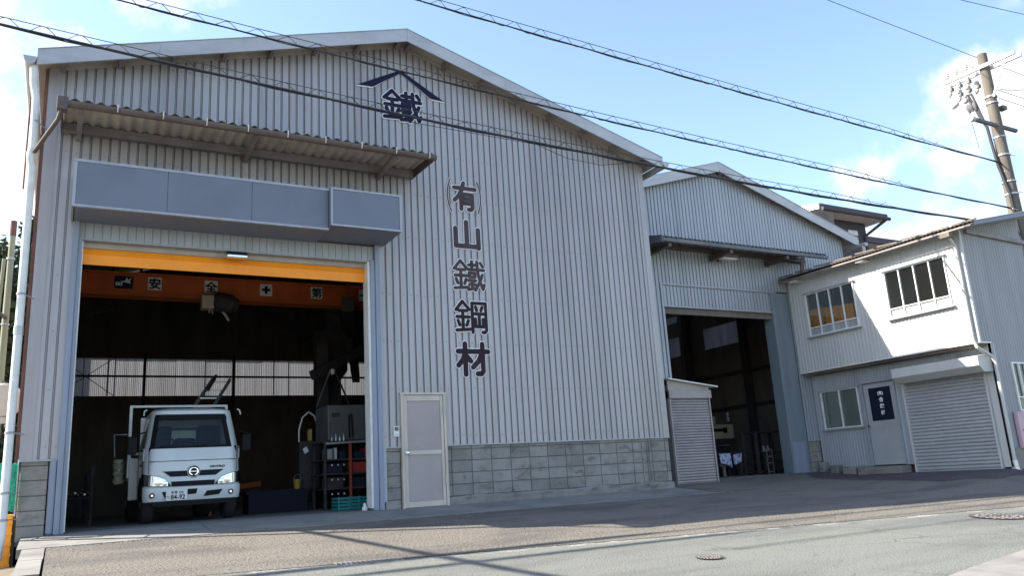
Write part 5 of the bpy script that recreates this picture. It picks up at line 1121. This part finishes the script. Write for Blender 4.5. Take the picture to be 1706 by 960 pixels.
of2 = thing('steel_trestle', 'orange red steel trestle behind the right side of the truck', 'trestle', (3.3, 18, F0)); MB().bar((2.6, 17.6, .12), (3.75, 18.1, .22), .08, .1).build('trestle_beam', 'redorange', of2)
for x, y in ((2.8, 17.7), (3.6, 18.03)): MB().bar((x, y, .1), (x - .12, y, F0), .05, .05).bar((x, y, .1), (x + .12, y, F0), .05, .05).build('trestle_leg', 'redorange', of2)
pb = thing('pump', 'small white knob shaped fitting at the foot of the right door post', 'fitting', (4.5, 13.55, F0)); MB().lathe((4.52, 13.5, F0), (4.52, 13.5, F0 + .12), [(0, .05), (.5, .045), (.6, .025), (1, .02)], 10).build('fitting_body', 'white', pb, smooth=True)
sr = thing('bar_rack', 'long dark bar rack along the left side of the truck', 'rack', (.35, 19, F0))
for y in (17.0, 19.5, 22): box(.0, y, F0, .05, y + .06, 1.1).build('rack_post', 'dark', sr); box(.5, y, F0, .55, y + .06, .7).build('rack_post', 'dark', sr); box(.05, y, .1, .5, y + .06, .15).build('rack_arm', 'dark', sr)
for k in range(9):
    x = .1 + .05 * k; MB().tube([(x, 16.6 + .1 * (k % 3), .18 + .03 * (k % 2)), (x, 23, .18 + .03 * (k % 2))], .02, 6).build('stock_bar', 'steel' if k % 3 == 0 else 'rust', sr)

UN = 1.08
sp = thing('board_stack', 'brown board sheets leaning on the back wall right of the truck', 'boards', (4.2, 27.4, F0))
for k in range(4): MB().prism([(3.1 + .5 * k, F0), (3.55 + .5 * k, F0), (3.55 + .5 * k, 2.3 - .12 * (k % 2)), (3.1 + .5 * k, 2.3 - .12 * (k % 2))], 'y', 27.5 + .02 * k, 27.53 + .02 * k).build('board_sheet', 'board', sp)

# ------------------------------------------------------------------ things inside the second workshop
G0 = -.262
lt = thing('lathe', 'beige lathe machine seen beyond the narrow shed', 'machine', (16.0, 17.0, G0))
box(15.2, 17.0, .72, 16.42, 17.6, 1.12).build('lathe_head', 'beige', lt, bevel=.03); box(15.2, 17.0, 1.122, 15.8, 17.5, 1.34).build('lathe_top', 'beige', lt, bevel=.03); box(15.5, 16.98, .92, 16.12, 17.0, 1.0).build('lathe_slot', 'black', lt); box(16.02, 16.96, .88, 16.14, 16.999, 1.03).build('lathe_knob', 'black', lt)
box(15.1, 17.05, G0, 16.4, 17.6, .718).build('lathe_base', 'dark', lt); MB().lathe((16.05, 16.8, 1.18), (16.05, 16.8, 1.42), [(0, .05), (.4, .05), (.5, .02), (.7, .045), (1, .04)], 10).build('lathe_lamp', 'steel', lt, smooth=True); MB().bar((15.5, 16.7, .53), (15.95, 16.75, .54), .02, .02).build('lathe_rod', 'steel', lt)
tb = thing('work_stand', 'low dark work stand hung with patterned cloths in the second doorway', 'stand', (14.2, 15.1, G0))
for x in (13.85, 14.62): [MB().bar((x, y, G0), (x, y, .28), .05, .05).build('stand_leg', 'dark', tb) for y in (15.05, 15.5)]
box(13.8, 15.0, .28, 14.68, 15.55, .31).build('stand_top', 'dark', tb); MB().tube([(14.2, 15.2, G0), (14.2, 15.2, .05)], .04, 8).box(14.0, 15.1, -.02, 14.4, 15.3, .04).build('stand_vice', 'purlin', tb)
for nm, pl, lb in (('cloth', [(13.88, .28), (14.25, .285), (14.26, -.06), (14.12, .02), (13.92, .06)], 'larger blue and white cloth hanging from the work stand'), ('cloth', [(14.32, .24), (14.62, .28), (14.58, .08), (14.36, -.0)], 'smaller blue and white cloth hanging beside the larger one')):
    o = MB().prism(pl, 'y', 14.965, 14.985).build(nm, 'cloth'); tag(origin(o, (pl[0][0], 14.97, .28)), lb, 'cloth')
r3 = thing('shelf_rack', 'dark open shelf rack inside the second doorway by its right post', 'rack', (15.2, 14.6, G0))
for x in (14.72, 15.68):
    for y in (14.55, 15.0): box(x - .03, y - .03, G0, x + .03, y + .03, .76).build('rack_post', 'dark', r3)
for z in (-.2, .0, .25, .73): box(14.72, 14.53, z, 15.68, 15.02, z + .025).build('rack_shelf', 'dark', r3)
for k in range(2): tag(origin(MB().lathe((15.1 + .14 * k, 14.7, .276), (15.1 + .14 * k, 14.7, .42), [(0, .03), (.5, .035), (1, .015)], 8).build('flask', 'steel', smooth=True), (15.1 + .14 * k, 14.7, .276)), ('left' if k == 0 else 'right') + ' one of two small grey flasks on the dark shelf rack', 'bottle', 'flasks on the shelf rack')
wm = thing('wire_cage', 'narrow pale wire cage leaning by the blue grey door post', 'cage', (14.5, 13.9, G0))
for q in ((14.42, 14.5), ): 
    for z in (-.2, .0, .15, .3): MB().bar((14.40, 13.95, z), (14.58, 13.95, z), .02, .025).build('cage_bar', 'tank', wm)
    for x in (14.40, 14.58): MB().bar((x, 13.95, G0), (x, 13.95, .32), .02, .02).build('cage_post', 'tank', wm)

UN = 1.0
# ------------------------------------------------------------------ wooded hill at the left
mb = MB(); hx = lin(-90, 34, 30); hy = [30, 36, 44, 54, 66, 80, 100, 130, 170]
def hz(X, Y): return -1.2 + max(0, Y - 32) * .33 * (1 - ss(-4, 12, X)) * (1 - .3 * ss(90, 170, Y)) + .8 * sin(X * .2 + Y * .1)
for X in hx:
    for Y in hy: mb.v.append((X, Y, hz(X, Y) if Y > 31 else -1.6))
for i in range(len(hx) - 1):
    for j in range(len(hy) - 1): a = i * len(hy) + j; mb.f.append((a, a + len(hy), a + len(hy) + 1, a + 1))
mb.build('hillside', 'hill', kind='structure', recalc=False, smooth=True)
def crown_mesh(seed, h, r, n, conical):
    rnd = random.Random(seed); mb = MB()
    cl = []
    for k in range(26):
        u = rnd.random(); z = h * (.22 + .76 * u); rr = r * ((1 - u) ** .8 if conical else math.sqrt(max(.05, 1 - (2 * u - .9) ** 2))); a = rnd.random() * 2 * pi; d = rr * math.sqrt(rnd.random())
        cl.append((d * cos(a), d * sin(a), z, .45 + .35 * rnd.random()))
    for k in range(n):
        cx, cy, cz, cr_ = rnd.choice(cl); v = Vector((rnd.gauss(0, 1), rnd.gauss(0, 1), rnd.gauss(0, .8))); v.normalize(); p = Vector((cx, cy, cz)) + v * cr_ * r * .55 * rnd.random() ** .4
        a = Vector((rnd.gauss(0, 1), rnd.gauss(0, 1), rnd.gauss(0, .6))).normalized(); b = a.orthogonal().normalized(); s_ = rnd.uniform(.10, .24)
        mb.add([p + a * s_, p + b * s_ * .5, p - a * s_, p - b * s_ * .5], [(0, 1, 2, 3)])
    return mb
protos = []
for k, (h, r, con) in enumerate(((9, 2.0, True), (7.5, 2.6, False), (11, 2.2, True))):
    t = thing('hill_tree', 'dark evergreen tree', 'tree', (0, 0, 0), 'trees on the hill behind the left pole')
    c = crown_mesh(k, h, r, 2600, con).build('crown', 'leaf', t, recalc=False); MB().tube([(0, 0, -.6), (.1, 0, h * .4), (0, .05, h * .9)], [.2, .14, .03], 7).tube([(.05, 0, h * .4), (r * .4, .2, h * .55)], [.07, .02], 5).tube([(.05, 0, h * .5), (-r * .4, -.2, h * .66)], [.06, .02], 5).build('trunk', 'bark', t)
    protos.append(t)
rt = random.Random(5); spots = []
for Y in (38, 46, 55, 65, 76, 88):
    for k in range(4): spots.append((-.16 * Y + k * .062 * Y + rt.uniform(-.6, .6), Y + rt.uniform(-2, 2)))
spots += [(-2.4, 33.5), (-1.7, 36), (-3.3, 42)]
for i, (x, y) in enumerate(spots):
    s = protos[i % 3]
    if i < 3: o = s
    else:
        o = s.copy(); COL.objects.link(o)
        for ch in s.children: d = ch.copy(); COL.objects.link(d); d.parent = o
    o.location = (x, y, hz(x, y) - .3); o.rotation_euler = (0, 0, rt.uniform(0, 6)); k = rt.uniform(.75, 1.15); o.scale = (k, k, k)
    o['label'] = 'dark evergreen tree on the wooded hill beyond the brown capped pole'
